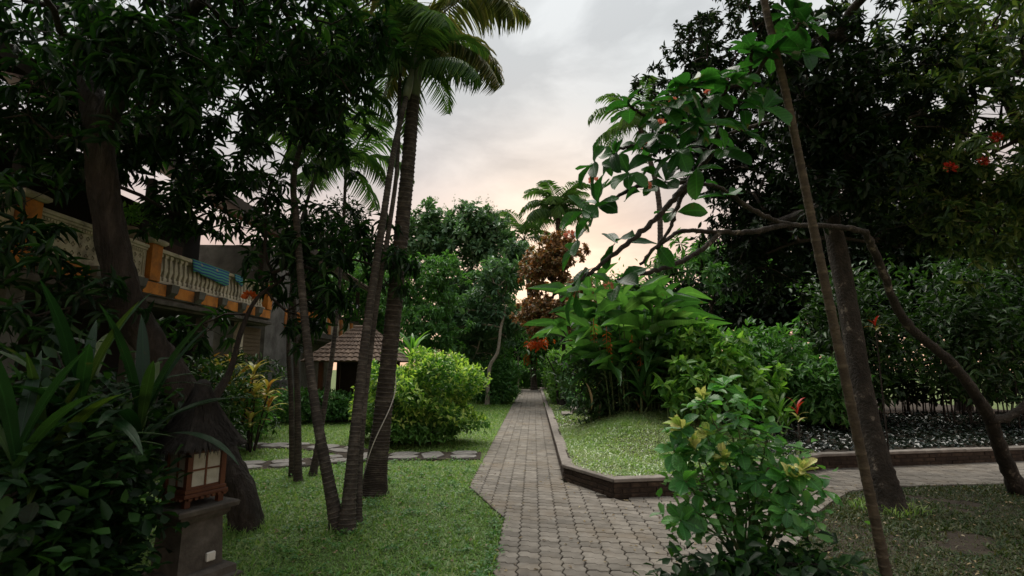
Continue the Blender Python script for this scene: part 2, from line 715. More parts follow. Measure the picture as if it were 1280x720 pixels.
def sub_twigs(lb, tg, dirs, m, rc, up=.3):
    """m short twigs at every target; returns tips and directions"""
    n = len(tg)
    d = norm(np.repeat(dirs, m, 0) * .5 + rand_dirs(n * m) + V3(0, 0, up))
    st = np.repeat(tg, m, 0)
    tips = st + d * (rc * RNG.uniform(.5, 1.2, n * m))[:, None]
    # thin 3-sided twigs
    u = norm(np.cross(d, V3(.3, .5, .81)))
    v = np.cross(d, u)
    k = 3
    ang = np.arange(k) * 2 * math.pi / k
    ringv = np.cos(ang)[None, :, None] * u[:, None] + np.sin(ang)[None, :, None] * v[:, None]
    A = st[:, None] + ringv * .004
    B = tips[:, None] + ringv * .002
    V = np.concatenate([A, B], 1).reshape(-1, 3)
    tf = np.array([(i, (i + 1) % k, k + (i + 1) % k, k + i) for i in range(k)])
    F = ((np.arange(n * m) * 2 * k)[:, None, None] + tf[None]).reshape(-1, 4)
    lb.put(V, F)
    return tips, d


def lf_whorl(m, rc, k, L, W, tpl, spread=(50, 95), droop=.35, up=.3):
    def fn(cb, lb, tg, dirs):
        tips, d = sub_twigs(lb, tg, dirs, m, rc, up)
        whorl(cb, tips, d, k, L, W, tpl, spread, droop)
    return fn


def lf_scatter(k, rc, L, W, tpl, droop=.2):
    """k small leaves strewn round each target"""
    def fn(cb, lb, tg, dirs):
        m = len(tg) * k
        off = RNG.normal(0, 1, (m, 3)) * rc * np.repeat(RNG.uniform(.25, .75, len(tg)), k)[:, None] * V3(1, 1, .8)
        pos = np.repeat(tg, k, 0) + off
        X = norm(norm(off) + rand_dirs(m) * .8)
        X[:, 2] -= droop
        N = norm(rand_dirs(m) * .7 + V3(0, 0, .8))
        ll = L * RNG.uniform(.5, 1.4, m)
        cb.put(*leaves(tpl, pos, X, N, ll, W * ll / L))
    return fn


def blobs(*specs):
    return np.concatenate([ellipsoid_pts(c, r, n) for c, r, n in specs])


# ------------------------------------------------------------------ materials
M = {}
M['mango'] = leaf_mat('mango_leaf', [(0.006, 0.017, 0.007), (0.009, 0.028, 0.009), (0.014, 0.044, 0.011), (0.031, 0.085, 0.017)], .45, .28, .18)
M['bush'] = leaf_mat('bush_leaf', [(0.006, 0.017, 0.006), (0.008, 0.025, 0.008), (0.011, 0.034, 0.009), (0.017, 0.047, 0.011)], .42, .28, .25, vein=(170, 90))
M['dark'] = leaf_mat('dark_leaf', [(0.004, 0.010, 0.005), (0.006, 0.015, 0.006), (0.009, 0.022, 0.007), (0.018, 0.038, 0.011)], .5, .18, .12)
M['frangi'] = leaf_mat('broad_leaf', [(0.014, 0.055, 0.015), (0.018, 0.076, 0.018), (0.025, 0.098, 0.022), (0.034, 0.119, 0.025)], .38, .42, vein=(120, 70))
M['shrub'] = leaf_mat('shrub_leaf', [(0.030, 0.111, 0.030), (0.045, 0.156, 0.039), (0.063, 0.208, 0.045), (0.089, 0.253, 0.052)], .38, .4, vein=(190, 100))
M['mid'] = leaf_mat('mid_green_leaf', [(0.036, 0.109, 0.029), (0.058, 0.160, 0.041), (0.080, 0.203, 0.051), (0.109, 0.246, 0.058)], .4, .3)
M['light'] = leaf_mat('light_green_leaf', [(0.068, 0.176, 0.034), (0.101, 0.230, 0.041), (0.135, 0.284, 0.054), (0.176, 0.338, 0.068)], .4, .35)
M['grey'] = leaf_mat('grey_green_leaf', [(0.043, 0.102, 0.051), (0.065, 0.145, 0.072), (0.094, 0.189, 0.094), (0.123, 0.232, 0.116)], .35, .25)
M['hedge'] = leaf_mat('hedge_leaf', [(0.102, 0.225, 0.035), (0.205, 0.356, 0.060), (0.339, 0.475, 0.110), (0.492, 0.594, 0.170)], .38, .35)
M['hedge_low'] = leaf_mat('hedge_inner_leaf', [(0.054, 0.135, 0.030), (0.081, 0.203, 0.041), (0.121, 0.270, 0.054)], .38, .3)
M['copper'] = leaf_mat('copper_leaf', [(0.129, 0.101, 0.051), (0.216, 0.129, 0.064), (0.316, 0.187, 0.086), (0.115, 0.144, 0.051), (0.374, 0.172, 0.057)], .45, .3, tcol=(1.4, 1.0, .6))
M['orange_leaf'] = leaf_mat('orange_leaf', [(.45, .10, .02), (.55, .15, .03)], .45, .35, tcol=(1.4, .8, .4))
M['croton'] = leaf_mat('croton_leaf', [(0.130, 0.182, 0.039), (0.390, 0.351, 0.104), (0.546, 0.468, 0.182), (0.286, 0.260, 0.065), (0.390, 0.156, 0.052)], .4, .3)
M['cream'] = leaf_mat('pale_young_leaf', [(.14, .28, .05), (.32, .42, .10), (.48, .50, .17), (.58, .56, .25)], .4, .3, tcol=(1.2, 1.2, .8), vein=(190, 100))
M['strap'] = leaf_mat('strap_leaf', [(0.007, 0.026, 0.009), (0.011, 0.036, 0.012), (0.015, 0.045, 0.015), (0.053, 0.083, 0.015)], .38, .3, vein=(0, 500))
M['ginger'] = leaf_mat('ginger_leaf', [(0.027, 0.083, 0.026), (0.044, 0.122, 0.033), (0.069, 0.166, 0.047), (0.124, 0.233, 0.084)], .35, .34, vein=(90, 60))
M['cover'] = leaf_mat('ground_cover_leaf', [(0.007, 0.014, 0.010), (0.012, 0.021, 0.014), (0.018, 0.030, 0.021)], .25, .1, .6)
M['palm'] = leaf_mat('palm_leaflet', [(0.078, 0.111, 0.046), (0.130, 0.156, 0.065), (0.195, 0.195, 0.091), (0.286, 0.247, 0.130)], .45, .5)
M['palm_green'] = leaf_mat('green_palm_leaflet', [(0.042, 0.105, 0.035), (0.070, 0.140, 0.042), (0.112, 0.196, 0.056)], .4, .3)
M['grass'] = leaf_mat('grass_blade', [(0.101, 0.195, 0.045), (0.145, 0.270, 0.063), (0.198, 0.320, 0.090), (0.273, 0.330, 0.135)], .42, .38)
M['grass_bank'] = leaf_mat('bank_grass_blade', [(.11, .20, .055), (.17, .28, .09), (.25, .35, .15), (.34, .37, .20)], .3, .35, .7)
M['grass_shade'] = leaf_mat('shade_toned_grass_blade', [(0.023, 0.045, 0.014), (0.036, 0.067, 0.020), (0.054, 0.086, 0.029), (0.090, 0.086, 0.041)], .5, .25)  # darkened lawn blades: the shade under the trees is put into the colour
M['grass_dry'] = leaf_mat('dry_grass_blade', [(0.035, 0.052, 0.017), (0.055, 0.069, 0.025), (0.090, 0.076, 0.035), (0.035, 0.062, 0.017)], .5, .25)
M['red'] = leaf_mat('red_bract', [(0.315, 0.021, 0.014), (0.420, 0.056, 0.021)], .4, .3, tcol=(1.2, .6, .5))
M['pink'] = leaf_mat('coral_petal', [(.62, .22, .17), (.72, .36, .26)], .45, .35, tcol=(1.2, .8, .7))
M['white_flower'] = leaf_mat('white_petal', [(.7, .7, .62), (.78, .77, .7)], .5, .3, tcol=(1, 1, 1))
M['bark'] = surf_mat('bark', [(.014, .011, .009), (.026, .021, .017), (.055, .046, .038)], 12, .9, 1.0, 26, (1, 1, .3), dist=.06)
M['bark_pale'] = surf_mat('pale_bark', [(.009, .0075, .006), (.020, .017, .013), (.036, .030, .024), (.15, .13, .105)], 7, .9, .9, 40, (1, 1, .8), dist=.03, stops=(.25, .45, .60, .66))
M['bark_light'] = surf_mat('light_bark', [(.22, .19, .15), (.34, .30, .25), (.42, .38, .32)], 8, .85, .4, 30)
M['palm_bark'] = surf_mat('palm_bark', [(.022, .018, .014), (.05, .042, .033), (.11, .097, .08)], 7, .9, .6, 45, (1, 1, 3), dist=.012)
M['cane'] = surf_mat('cane', [(.025, .018, .011), (.055, .042, .024), (.11, .085, .05)], 8, .6, .3, 40, (1, 1, .6))
M['green_stem'] = surf_mat('green_stem', [(.05, .09, .03), (.09, .13, .05), (.14, .16, .07)], 8, .6, .15, 40)
M['shaft'] = surf_mat('crownshaft', [(.10, .13, .07), (.16, .18, .11)], 6, .5, .1, 30)
M['paver'] = surf_mat('concrete_paver', [(.106, .095, .080), (.168, .152, .130), (.225, .206, .178)], 5, .9, .4, 120, per_obj=.22, dist=.004, stain=((.17, .135, .095), 1.1, .50, .70, .65))
M['paver_base'] = surf_mat('joint_sand', [(.025, .019, .014), (.05, .039, .029), (.10, .08, .058)], 9, .95, .5, 90)
M['brick'] = surf_mat('brick', [(.015, .010, .008), (.034, .023, .016), (.075, .052, .035)], 9, .9, .6, 60, per_obj=.28, dist=.008)
M['mortar'] = surf_mat('mortar', [(.03, .025, .02), (.055, .045, .036)], 20, .95, .4, 80)
M['cap'] = surf_mat('cement_cap', [(.12, .105, .09), (.19, .17, .15), (.25, .225, .20)], 7, .9, .4, 70, per_obj=.1, dist=.006)
M['flag'] = surf_mat('flagstone', [(.10, .095, .088), (.17, .162, .15), (.24, .23, .215)], 8, .85, .4, 50, per_obj=.15)
M['soil'] = surf_mat('soil', [(.018, .013, .009), (.034, .026, .018), (.056, .043, .03)], 5, .95, .6, 50, dist=.02)
M['turf'] = surf_mat('turf_ground', [(.06, .08, .026), (.085, .12, .038), (.12, .15, .055)], 2.2, .95, .5, 60, dist=.02)
M['stone'] = surf_mat('weathered_stone', [(.04, .034, .028), (.075, .066, .056), (.12, .108, .094)], 8, .9, .5, 50, dist=.008)
M['thatch'] = surf_mat('black_thatch', [(.008, .007, .006), (.018, .016, .014), (.035, .03, .027)], 30, .85, .6, 120)
M['wood_red'] = surf_mat('varnished_wood', [(.04, .014, .008), (.078, .028, .013), (.12, .045, .02)], 6, .5, .2, 40, (1, 1, .3), per_obj=.1)
M['wood_dark'] = surf_mat('dark_wood', [(.02, .014, .01), (.04, .028, .02)], 6, .7, .2, 40)
M['paper'] = surf_mat('frosted_pane', [(.26, .26, .21), (.36, .36, .31), (.44, .44, .38)], 14, .5, 0)
M['plastic'] = surf_mat('white_plastic', [(.55, .54, .50), (.62, .61, .57)], 8, .4, 0)
M['orange_wall'] = surf_mat('orange_plaster', [(.38, .12, .02), (.52, .19, .035), (.60, .25, .06)], 3, .85, .3, 30, stain=((.07, .05, .04), 2.2, .46, .66, .8))
M['white_wall'] = surf_mat('weathered_white', [(.36, .31, .24), (.50, .44, .34), (.60, .54, .43)], 5, .8, .3, 40, stain=((.08, .07, .055), 2.5, .5, .68, .75))
M['grey_wall'] = surf_mat('grey_plaster', [(.08, .076, .07), (.13, .126, .117), (.19, .182, .17)], 2.5, .9, .4, 25, stain=((.05, .045, .04), 1.6, .46, .64, .8))
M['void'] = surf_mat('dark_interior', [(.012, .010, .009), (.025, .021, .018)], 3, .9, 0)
M['tile'] = surf_mat('clay_tile', [(.045, .030, .022), (.085, .058, .041), (.14, .10, .073)], 6, .9, .3, 50, per_obj=.2)
M['blind'] = surf_mat('bamboo_blind', [(.07, .05, .03), (.13, .095, .06)], 6, .85, .4, 30, (1, 1, 10))
M['terracotta'] = surf_mat('clay_pot', [(.16, .11, .08), (.26, .20, .16)], 6, .85, .2, 40)
M['cable'] = surf_mat('pale_cable', [(.45, .44, .41), (.55, .54, .5)], 8, .5, 0)
M['orange_cloth'] = surf_mat('orange_cloth', [(.62, .17, .025), (.72, .23, .04)], 6, .8, .1, 20)


def ringed_mat(name, cols, pale, amt):
    m = surf_mat(name, cols, 7, .9, .6, 45, (1, 1, 1.5), dist=.012)
    t = m.node_tree
    b = [q for q in t.nodes if q.type == 'BSDF_PRINCIPLED'][0]
    src = b.inputs['Base Color'].links[0].from_socket
    at = t.nodes.new('ShaderNodeAttribute')
    at.attribute_name = 'rnd'
    mu = t.nodes.new('ShaderNodeMath')
    mu.operation = 'MULTIPLY'
    mu.inputs[1].default_value = amt
    t.links.new(at.outputs['Fac'], mu.inputs[0])
    mx_ = t.nodes.new('ShaderNodeMix')
    mx_.data_type = 'RGBA'
    mx_.inputs[7].default_value = (*pale, 1)
    t.links.new(mu.outputs[0], mx_.inputs['Factor'])
    t.links.new(src, mx_.inputs[6])
    t.links.new(mx_.outputs[2], b.inputs['Base Color'])
    return m


M['palm_bark'] = ringed_mat('ringed_palm_bark', [(.014, .012, .010), (.032, .027, .022), (.10, .088, .072)], (.20, .18, .15), .8)
M['cane'] = ringed_mat('ringed_stem', [(.018, .013, .009), (.04, .030, .019), (.085, .066, .042)], (.15, .125, .085), .8)


def stripe_mat():
    m, t, n = new_mat('striped_towel')
    tcn = n('ShaderNodeTexCoord')
    wv = n('ShaderNodeTexWave', bands_direction='Z')
    wv.inputs['Scale'].default_value = 5.0
    wv.inputs['Distortion'].default_value = 0.6
    t.links.new(tcn.outputs['Object'], wv.inputs['Vector'])
    rp = n('ShaderNodeValToRGB')
    rp.color_ramp.interpolation = 'CONSTANT'
    set_ramp(rp, [(0, (.03, .07, .36)), (.3, (.08, .36, .26)), (.55, (.04, .10, .42)), (.75, (.12, .44, .28))])
    t.links.new(wv.outputs['Fac'], rp.inputs[0])
    b = n('ShaderNodeBsdfPrincipled')
    b.inputs['Roughness'].default_value = .9
    t.links.new(rp.outputs[0], b.inputs['Base Color'])
    o = n('ShaderNodeOutputMaterial')
    t.links.new(b.outputs[0], o.inputs[0])
    return m


M['towel'] = stripe_mat()

# ------------------------------------------------------------------ ground
XS = np.concatenate([np.linspace(-90, -14, 12), np.linspace(-13, 14, 70), np.linspace(15, 90, 12)])
YS = np.concatenate([np.linspace(-60, -2, 8), np.linspace(-1, 24, 70), np.linspace(25, 60, 18), np.linspace(70, 160, 6)])


def grid_mesh(name, xs, ys, hf, mat, smooth=True):
    X, Y = np.meshgrid(xs, ys)
    Z = hf(X, Y)
    V = np.stack([X, Y, Z], -1).reshape(-1, 3)
    nx, ny = len(xs), len(ys)
    i, j = np.meshgrid(np.arange(nx - 1), np.arange(ny - 1))
    a = (j * nx + i).ravel()
    F = np.stack([a, a + 1, a + nx + 1, a + nx], -1)
    return build_mesh(name, V, F, mat, None, smooth)


ground = kind(add('ground', grid_mesh('ground', XS, YS, lambda x, y: -0.012 + 0.008 * np.sin(x * 1.7 + y) * np.sin(y * 1.3), M['turf'])), 'structure')

# ---- the paved path: outline in plan (metres)
WALL = [(.40, 7.39), (.95, 6.48), (1.77, 6.63), (4.43, 8.37), (8.11, 9.17), (15, 10.6)]
PATH_L = [(-.86, 34.5), (-.86, 7.02), (-.32, 5.63), (-.32, 1.5)]
BED = [(1.15, 1.5), (1.2, 4.3), (2.2, 4.75), (3.0, 5.9), (3.49, 6.45), (4.0, 6.95), (4.53, 7.22), (6.5, 7.5), (15, 9.0)]
PATH_POLY = PATH_L + BED + WALL[::-1] + [(.40, 34.5)]


def inside(poly, x, y):
    x = np.asarray(x, float)
    y = np.asarray(y, float)
    r = np.zeros(x.shape, bool)
    n = len(poly)
    for i in range(n):
        x0, y0 = poly[i]
        x1, y1 = poly[(i + 1) % n]
        c = ((y0 > y) != (y1 > y)) & (x < (x1 - x0) * (y - y0) / ((y1 - y0) or 1e-9) + x0)
        r ^= c
    return r


def poly_dist(pts, x, y):
    d = np.full(np.shape(x), 1e9)
    for (x0, y0), (x1, y1) in zip(pts[:-1], pts[1:]):
        dx, dy = x1 - x0, y1 - y0
        t = np.clip(((x - x0) * dx + (y - y0) * dy) / (dx * dx + dy * dy), 0, 1)
        d = np.minimum(d, np.hypot(x - x0 - t * dx, y - y0 - t * dy))
    return d


path = kind(add('paved_path', None), 'structure')
pb = bpy.data.meshes.new('joint_bed')
pb.from_pydata([(x, y, .004) for x, y in PATH_POLY], [], [tuple(range(len(PATH_POLY)))])
pb.materials.append(M['paver_base'])
add('joint_bed', pb, path)

PW, PD = .18, .13
OUTL = []
for u, s_ in ((.0, 0), (.06, 1), (.44, 1), (.56, -1), (.94, -1)):
    OUTL.append((u * PW, s_ * .016))
SIDE = [(1.0 * PW, 0), (PW + .012, .3 * PD), (PW - .012, .7 * PD)]
TOP = [(x, y + PD) for x, y in OUTL]
LEFT = [(.012, .3 * PD), (-.012, .7 * PD)]
ring = OUTL + SIDE + [(PW, PD)] + TOP[:0:-1] + [(0, PD)] + LEFT[::-1]
ring = np.array(ring) - (PW / 2, PD / 2)


def inset(poly, d):
    c = poly.mean(0)
    q = poly - c
    L = np.abs(q)
    return c + q * (1 - d / np.maximum(np.array([[PW / 2, PD / 2]]), L))


r_out, r_top = inset(ring, .0032), inset(ring, .0085)
k = len(ring)
pv = np.vstack([np.c_[r_out, np.full(k, .002)], np.c_[r_out, np.full(k, .0215)], np.c_[r_top, np.full(k, .0255)]])
pf = [tuple(range(2 * k, 3 * k))]
for l in (0, 1):
    for i in range(k):
        j = (i + 1) % k
        pf.append((l * k + i, l * k + j, l * k + k + j, l * k + k + i))
paver_me = build_mesh('paver', pv, pf, M['paver'])
# columns line up with the path; the joint wave tiles by translation
cols = np.arange(-6, 90)
px_ = -.86 + PW * (cols + .5)
py_ = 1.6 + PD * np.arange(0, 245)
CX, CY = np.meshgrid(px_, py_)
CX, CY = CX.ravel(), CY.ravel()
# blocks on the border are cut along it
EDGES = [(np.array(PATH_POLY[i]), np.array(PATH_POLY[(i + 1) % len(PATH_POLY)])) for i in range(len(PATH_POLY))]


def clip_line(poly, p, nrm_):
    o_ = []
    for i in range(len(poly)):
        a_, b_ = poly[i], poly[(i + 1) % len(poly)]
        da, db = np.dot(a_ - p, nrm_), np.dot(b_ - p, nrm_)
        if da >= 0:
            o_.append(a_)
        if da * db < 0:
            o_.append(a_ + (b_ - a_) * da / (da - db))
    return o_


def edge_near(x, y):
    q, best = np.array((x, y)), []
    for e0, e1 in EDGES:
        d = e1 - e0
        t = np.clip(np.dot(q - e0, d) / np.dot(d, d), 0, 1)
        best.append((np.linalg.norm(q - e0 - t * d), e0, e1))
    return [b_ for b_ in sorted(best, key=lambda b_: b_[0])[:2] if b_[0] < .14]


ins = inside(PATH_POLY, CX, CY)
dist = np.min([poly_dist([tuple(e0), tuple(e1)], CX, CY) for e0, e1 in EDGES], 0)
straight = (np.abs(CX + .86 - PW / 2) < .01) & (CY > 7.2) | (np.abs(CX - .40 + PW / 2) < .01) & (CY > 7.6) | (np.abs(CX + .32 - PW / 2) < .01) & (CY < 5.5)
full = ins & ((dist > .125) | straight)
cut = ~full & (ins | (dist < .12)) & (dist < .125) & (CY < 34) & (CX < 14.5)
VC, FC, AC = [], [], []
for x, y in zip(CX[cut], CY[cut]):
    poly = [q for q in (r_out + (x, y))]
    for d, e0, e1 in edge_near(x, y):
        t = (e1 - e0) / np.linalg.norm(e1 - e0)
        nn = np.array((-t[1], t[0]))
        mid = (e0 + e1) / 2
        if not inside(PATH_POLY, *(mid + nn * .02)):
            nn = -nn
        poly = clip_line(poly, e0 + nn * .004, nn)
        if len(poly) < 3:
            break
    if len(poly) < 3:
        continue
    poly = np.array(poly)
    ar = .5 * abs(np.dot(poly[:, 0], np.roll(poly[:, 1], 1)) - np.dot(poly[:, 1], np.roll(poly[:, 0], 1)))
    if ar < .0012:
        continue
    c_ = poly.mean(0)
    k_, b0 = len(poly), len(VC)
    zt = .0245 + random.uniform(-.002, .002)
    VC += [(*q, .002) for q in poly] + [(*q, zt - .004) for q in poly] + [(*(c_ + (q - c_) * .95), zt) for q in poly]
    FC.append(tuple(range(b0 + 2 * k_, b0 + 3 * k_)))
    for l in (0, 1):
        FC += [(b0 + l * k_ + i, b0 + l * k_ + (i + 1) % k_, b0 + l * k_ + k_ + (i + 1) % k_, b0 + l * k_ + k_ + i) for i in range(k_)]
    AC += [random.random()] * (3 * k_)
kind(add('cut_pavers', build_mesh('cut_pavers', np.array(VC), FC, M['paver'], AC), path), 'stuff')
CX, CY = CX[full], CY[full]
inview = (CY > 3.9) & (np.abs(CX) < CY * 1.1) & ~((CX > 1.3) & (CY < 6.2)) & (CX < 3)
order = np.argsort(np.where(inview, np.hypot(CX, CY), 999))
near, rest = order[:300], order[300:]
for i in near:
    add('paver', paver_me, path, (CX[i], CY[i], random.uniform(-.002, .002)),
        (random.uniform(-.016, .016), random.uniform(-.014, .014), random.uniform(-.018, .018)), random.uniform(.975, 1.0))
V = []
for i in rest:
    V.append(pv + (CX[i], CY[i], random.uniform(-.0025, .0025)))
nv = len(pv)
FF = []
for q in range(len(rest)):
    FF += [tuple(a + q * nv for a in f) for f in pf]
pr = np.repeat(RNG.random(len(rest)), nv)
kind(add('pavers', build_mesh('pavers', np.concatenate(V), FF, M['paver'], pr), path), 'stuff')


# ---- raised bed: ground behind the brick wall
def wall_y(x):
    return np.interp(x, [p[0] for p in WALL], [p[1] for p in WALL])


def sstep(t):
    t = np.clip(t, 0, 1)
    return t * t * (3 - 2 * t)


def bank_h(x, y):
    d = y - wall_y(x)
    h = .235 + .38 * sstep((d - .2) / 3.6) * sstep((x - .6) / 1.4) * (1 - .55 * sstep((x - 4.5) / 2))
    h = h * (1 - .55 * sstep((y - 13) / 5))
    return h + .015 * np.sin(x * 3.1 + y * 2.3) * sstep(d)


bx = np.concatenate([np.linspace(.50, 6, 60), np.linspace(6.3, 15, 20)])
by = np.concatenate([np.linspace(0, 1, 50), np.linspace(1.05, 4, 8)])
BXX, BT = np.meshgrid(bx, by)
y0 = wall_y(BXX) + .1
BYY = y0 + (13 - 0) * BT
BZ = bank_h(BXX, BYY)
Vb = np.stack([BXX, BYY, BZ], -1).reshape(-1, 3)
nx, ny = len(bx), len(by)
i, j = np.meshgrid(np.arange(nx - 1), np.arange(ny - 1))
a = (j * nx + i).ravel()
kind(add('raised_bed_ground', build_mesh('raised_bed_ground', Vb, np.stack([a, a + 1, a + nx + 1, a + nx], -1), M['soil'], None, True)), 'structure')

# ---- brick retaining wall, each brick its own piece
wall = thing('garden_wall', 'low dark brick retaining wall with cement cap around the raised lawn', 'wall', (0, 0, 0))
BL, BH, BT_, GAP = .215, .053, .095, .009
NCOURSE = 3
brick_me = MB().box(-BL / 2, BL / 2, 0, BT_, 0, BH, .004).mesh('brick', M['brick'])
half_me = MB().box(-BL / 4 + .003, BL / 4 - .003, 0, BT_, 0, BH, .004).mesh('brick_half', M['brick'])
wallpts = [(.40, 17.0)] + WALL
nb = 0
core, over = MB(), MB()
WALL_TOP = NCOURSE * (BH + GAP) + .012
for (x0, y0_), (x1, y1_) in zip(wallpts[:-1], wallpts[1:]):
    L = math.hypot(x1 - x0, y1_ - y0_)
    dx, dy = (x1 - x0) / L, (y1_ - y0_) / L
    ang = math.atan2(dy, dx)
    ca, sa = math.cos(ang), math.sin(ang)

    def loc(s_, q, z):
        return (x0 + s_ * ca - q * sa, y0_ + s_ * sa + q * ca, z)
    # the face looks to the right of the walking direction (path side), the bed lies to the left
    qq = [loc(-.0, .012, 0), loc(L, .012, 0), loc(L + .03, .105, 0), loc(-.03, .105, 0)]
    core.prism([(p[0], p[1]) for p in qq], -.02, WALL_TOP + .001)
    for c in range(NCOURSE):
        s_ = 0.0
        first = c % 2
        while s_ < L - .05:
            ln = BL / 2 if first else BL
            first = 0
            if s_ + ln > L - .01:
                ln = L - s_ - .004
            if ln < .04:
                break
            mid = s_ + ln / 2
            p = loc(mid, random.uniform(-.004, .003), .012 + c * (BH + GAP))
            visible_first = (p[1] < 13) and p[0] < 9
            if nb < 300 and visible_first:
                o = add('brick', brick_me, wall, p, (random.uniform(-.012, .012), random.uniform(-.008, .008), ang + random.uniform(-.012, .012)))
                o.scale = ((ln - GAP) / BL, random.uniform(.97, 1.0), random.uniform(.92, 1.02))
                nb += 1
            else:
                hl = (ln - GAP) / 2
                vv = [(-hl, 0, 0), (hl, 0, 0), (hl, BT_, 0), (-hl, BT_, 0), (-hl, 0, BH), (hl, 0, BH), (hl, BT_, BH), (-hl, BT_, BH)]
                over.put([(p[0] + x * ca - y * sa, p[1] + x * sa + y * ca, p[2] + z) for x, y, z in vv],
                         [(4, 5, 6, 7), (0, 1, 5, 4), (1, 2, 6, 5), (3, 0, 4, 7)])
            s_ += ln
    # cap slabs
    s_ = 0
    while s_ < L - .02:
        ln = min(random.uniform(.75, 1.05), L - s_)
        if L - s_ - ln < .25:
            ln = L - s_
        c0, c1 = (.012 if s_ == 0 else .003), (.012 if s_ + ln >= L - 1e-6 else .003)
        hl = ln / 2 - .002
        cb_ = MB().box(-hl, hl, -.016, .15, 0, .042, .006)
        cb_.build('cap_slab', M['cap'], wall, loc=loc(s_ + ln / 2, 0, WALL_TOP + .002 + random.uniform(0, .003)), rot=(random.uniform(-.006, .006), random.uniform(-.006, .006), ang + random.uniform(-.006, .006)))
        s_ += ln
core.build('mortar', M['mortar'], wall)
kind(over.build('bricks', M['brick'], wall), 'stuff')
# low kerb beyond the wall
kerb = kind(add('path_kerb', None), 'structure')
y_ = 17.0
while y_ < 34:
    ln = random.uniform(.7, 1.0)
    MB().box(.40, .52, 0, ln - .012, -.02, .13, .008).build('kerb_stone', M['cap'], kerb, loc=(random.uniform(-.008, .008), y_, random.uniform(-.01, .01)))
    y_ += ln

# ---- flagstone side path
FLAG_A = [(-.95, 9.42), (-2.2, 9.32), (-3.1, 9.1), (-4.0, 8.55), (-5.2, 8.1), (-6.2, 7.9)]
FLAG_B = [(-3.0, 9.35), (-3.7, 10.0), (-4.6, 10.3), (-5.6, 10.35), (-6.4, 10.4)]
fbase = kind(add('flagstone_path', None), 'structure')


def ribbon(pts, hw, z, name, mat, parent):
    s = spline([(x, y, 0) for x, y in pts], 40)
    T = norm(np.gradient(s, axis=0))
    N = np.stack([-T[:, 1], T[:, 0], T[:, 2] * 0], 1)
    j_ = 1 + RNG.normal(0, .05, 40)[:, None]
    V = np.concatenate([s + N * hw * j_, s - N * hw * j_])
    V[:, 2] = z
    F = [(i, i + 1, 41 + i, 40 + i) for i in range(39)]
    return add(name, build_mesh(name, V, F, mat), parent)


ribbon(FLAG_A, .40, .006, 'gravel_bed', M['soil'], fbase)
ribbon(FLAG_B, .34, .010, 'gravel_bed', M['soil'], fbase)
FLAGS = []
for pts, hw in ((FLAG_A, .37), (FLAG_B, .3)):
    s = spline([(x, y) for x, y in pts], 300)
    d = np.r_[0, np.cumsum(np.linalg.norm(np.diff(s, axis=0), axis=1))]
    pos = .28
    while pos < d[-1]:
        ln = random.uniform(.38, .62)
        i = int(np.searchsorted(d, min(pos, d[-1] - .01)))
        T = norm(s[min(i + 3, 299)] - s[max(i - 3, 0)])
        N = np.array((-T[1], T[0]))
        rows = [(0, hw)] if random.random() < .35 else [(-.5 + random.uniform(-.1, .1), hw * .5), (.5, hw * .48)]
        for off, w2 in rows:
            c = s[i] + N * hw * off
            if pts is FLAG_B and poly_dist(FLAG_A, c[0], c[1]) < .55:
                continue
            kk = random.randint(6, 9)
            an = np.sort(np.arange(kk) * 6.283 / kk + RNG.normal(0, .16, kk))
            ca, sa = np.cos(an), np.sin(an)
            rr = 1 / (np.abs(ca) ** 3 + np.abs(sa) ** 3) ** (1 / 3) * RNG.uniform(.86, 1.02, kk)
            poly = [(T * ca[q] * rr[q] * ln * .5 + N * sa[q] * rr[q] * w2) for q in range(kk)]
            mb = MB()
            top = [(p[0] * .96, p[1] * .96) for p in poly]
            V = [(p[0], p[1], -.01) for p in poly] + [(p[0], p[1], .022) for p in poly] + [(p[0], p[1], .03) for p in top]
            F = [tuple(range(2 * kk, 3 * kk))]
            for l in (0, 1):
                F += [(l * kk + q, l * kk + (q + 1) % kk, l * kk + kk + (q + 1) % kk, l * kk + kk + q) for q in range(kk)]
            mb.put(V, F)
            mb.build('flagstone', M['flag'], fbase, loc=(c[0], c[1], 0))
            FLAGS.append((c[0], c[1], max(ln * .5, w2)))
        pos += ln + .05
# thin edging on the lawn side
s = spline([(x, y, 0) for x, y in FLAG_A[:4]], 30)
T = norm(np.gradient(s, axis=0))
e = s - np.stack([-T[:, 1], T[:, 0], T[:, 2] * 0], 1) * -.42
e[:, 2] = .0
MB().tube(e, .03, 6).build('edging', M['mortar'], fbase)


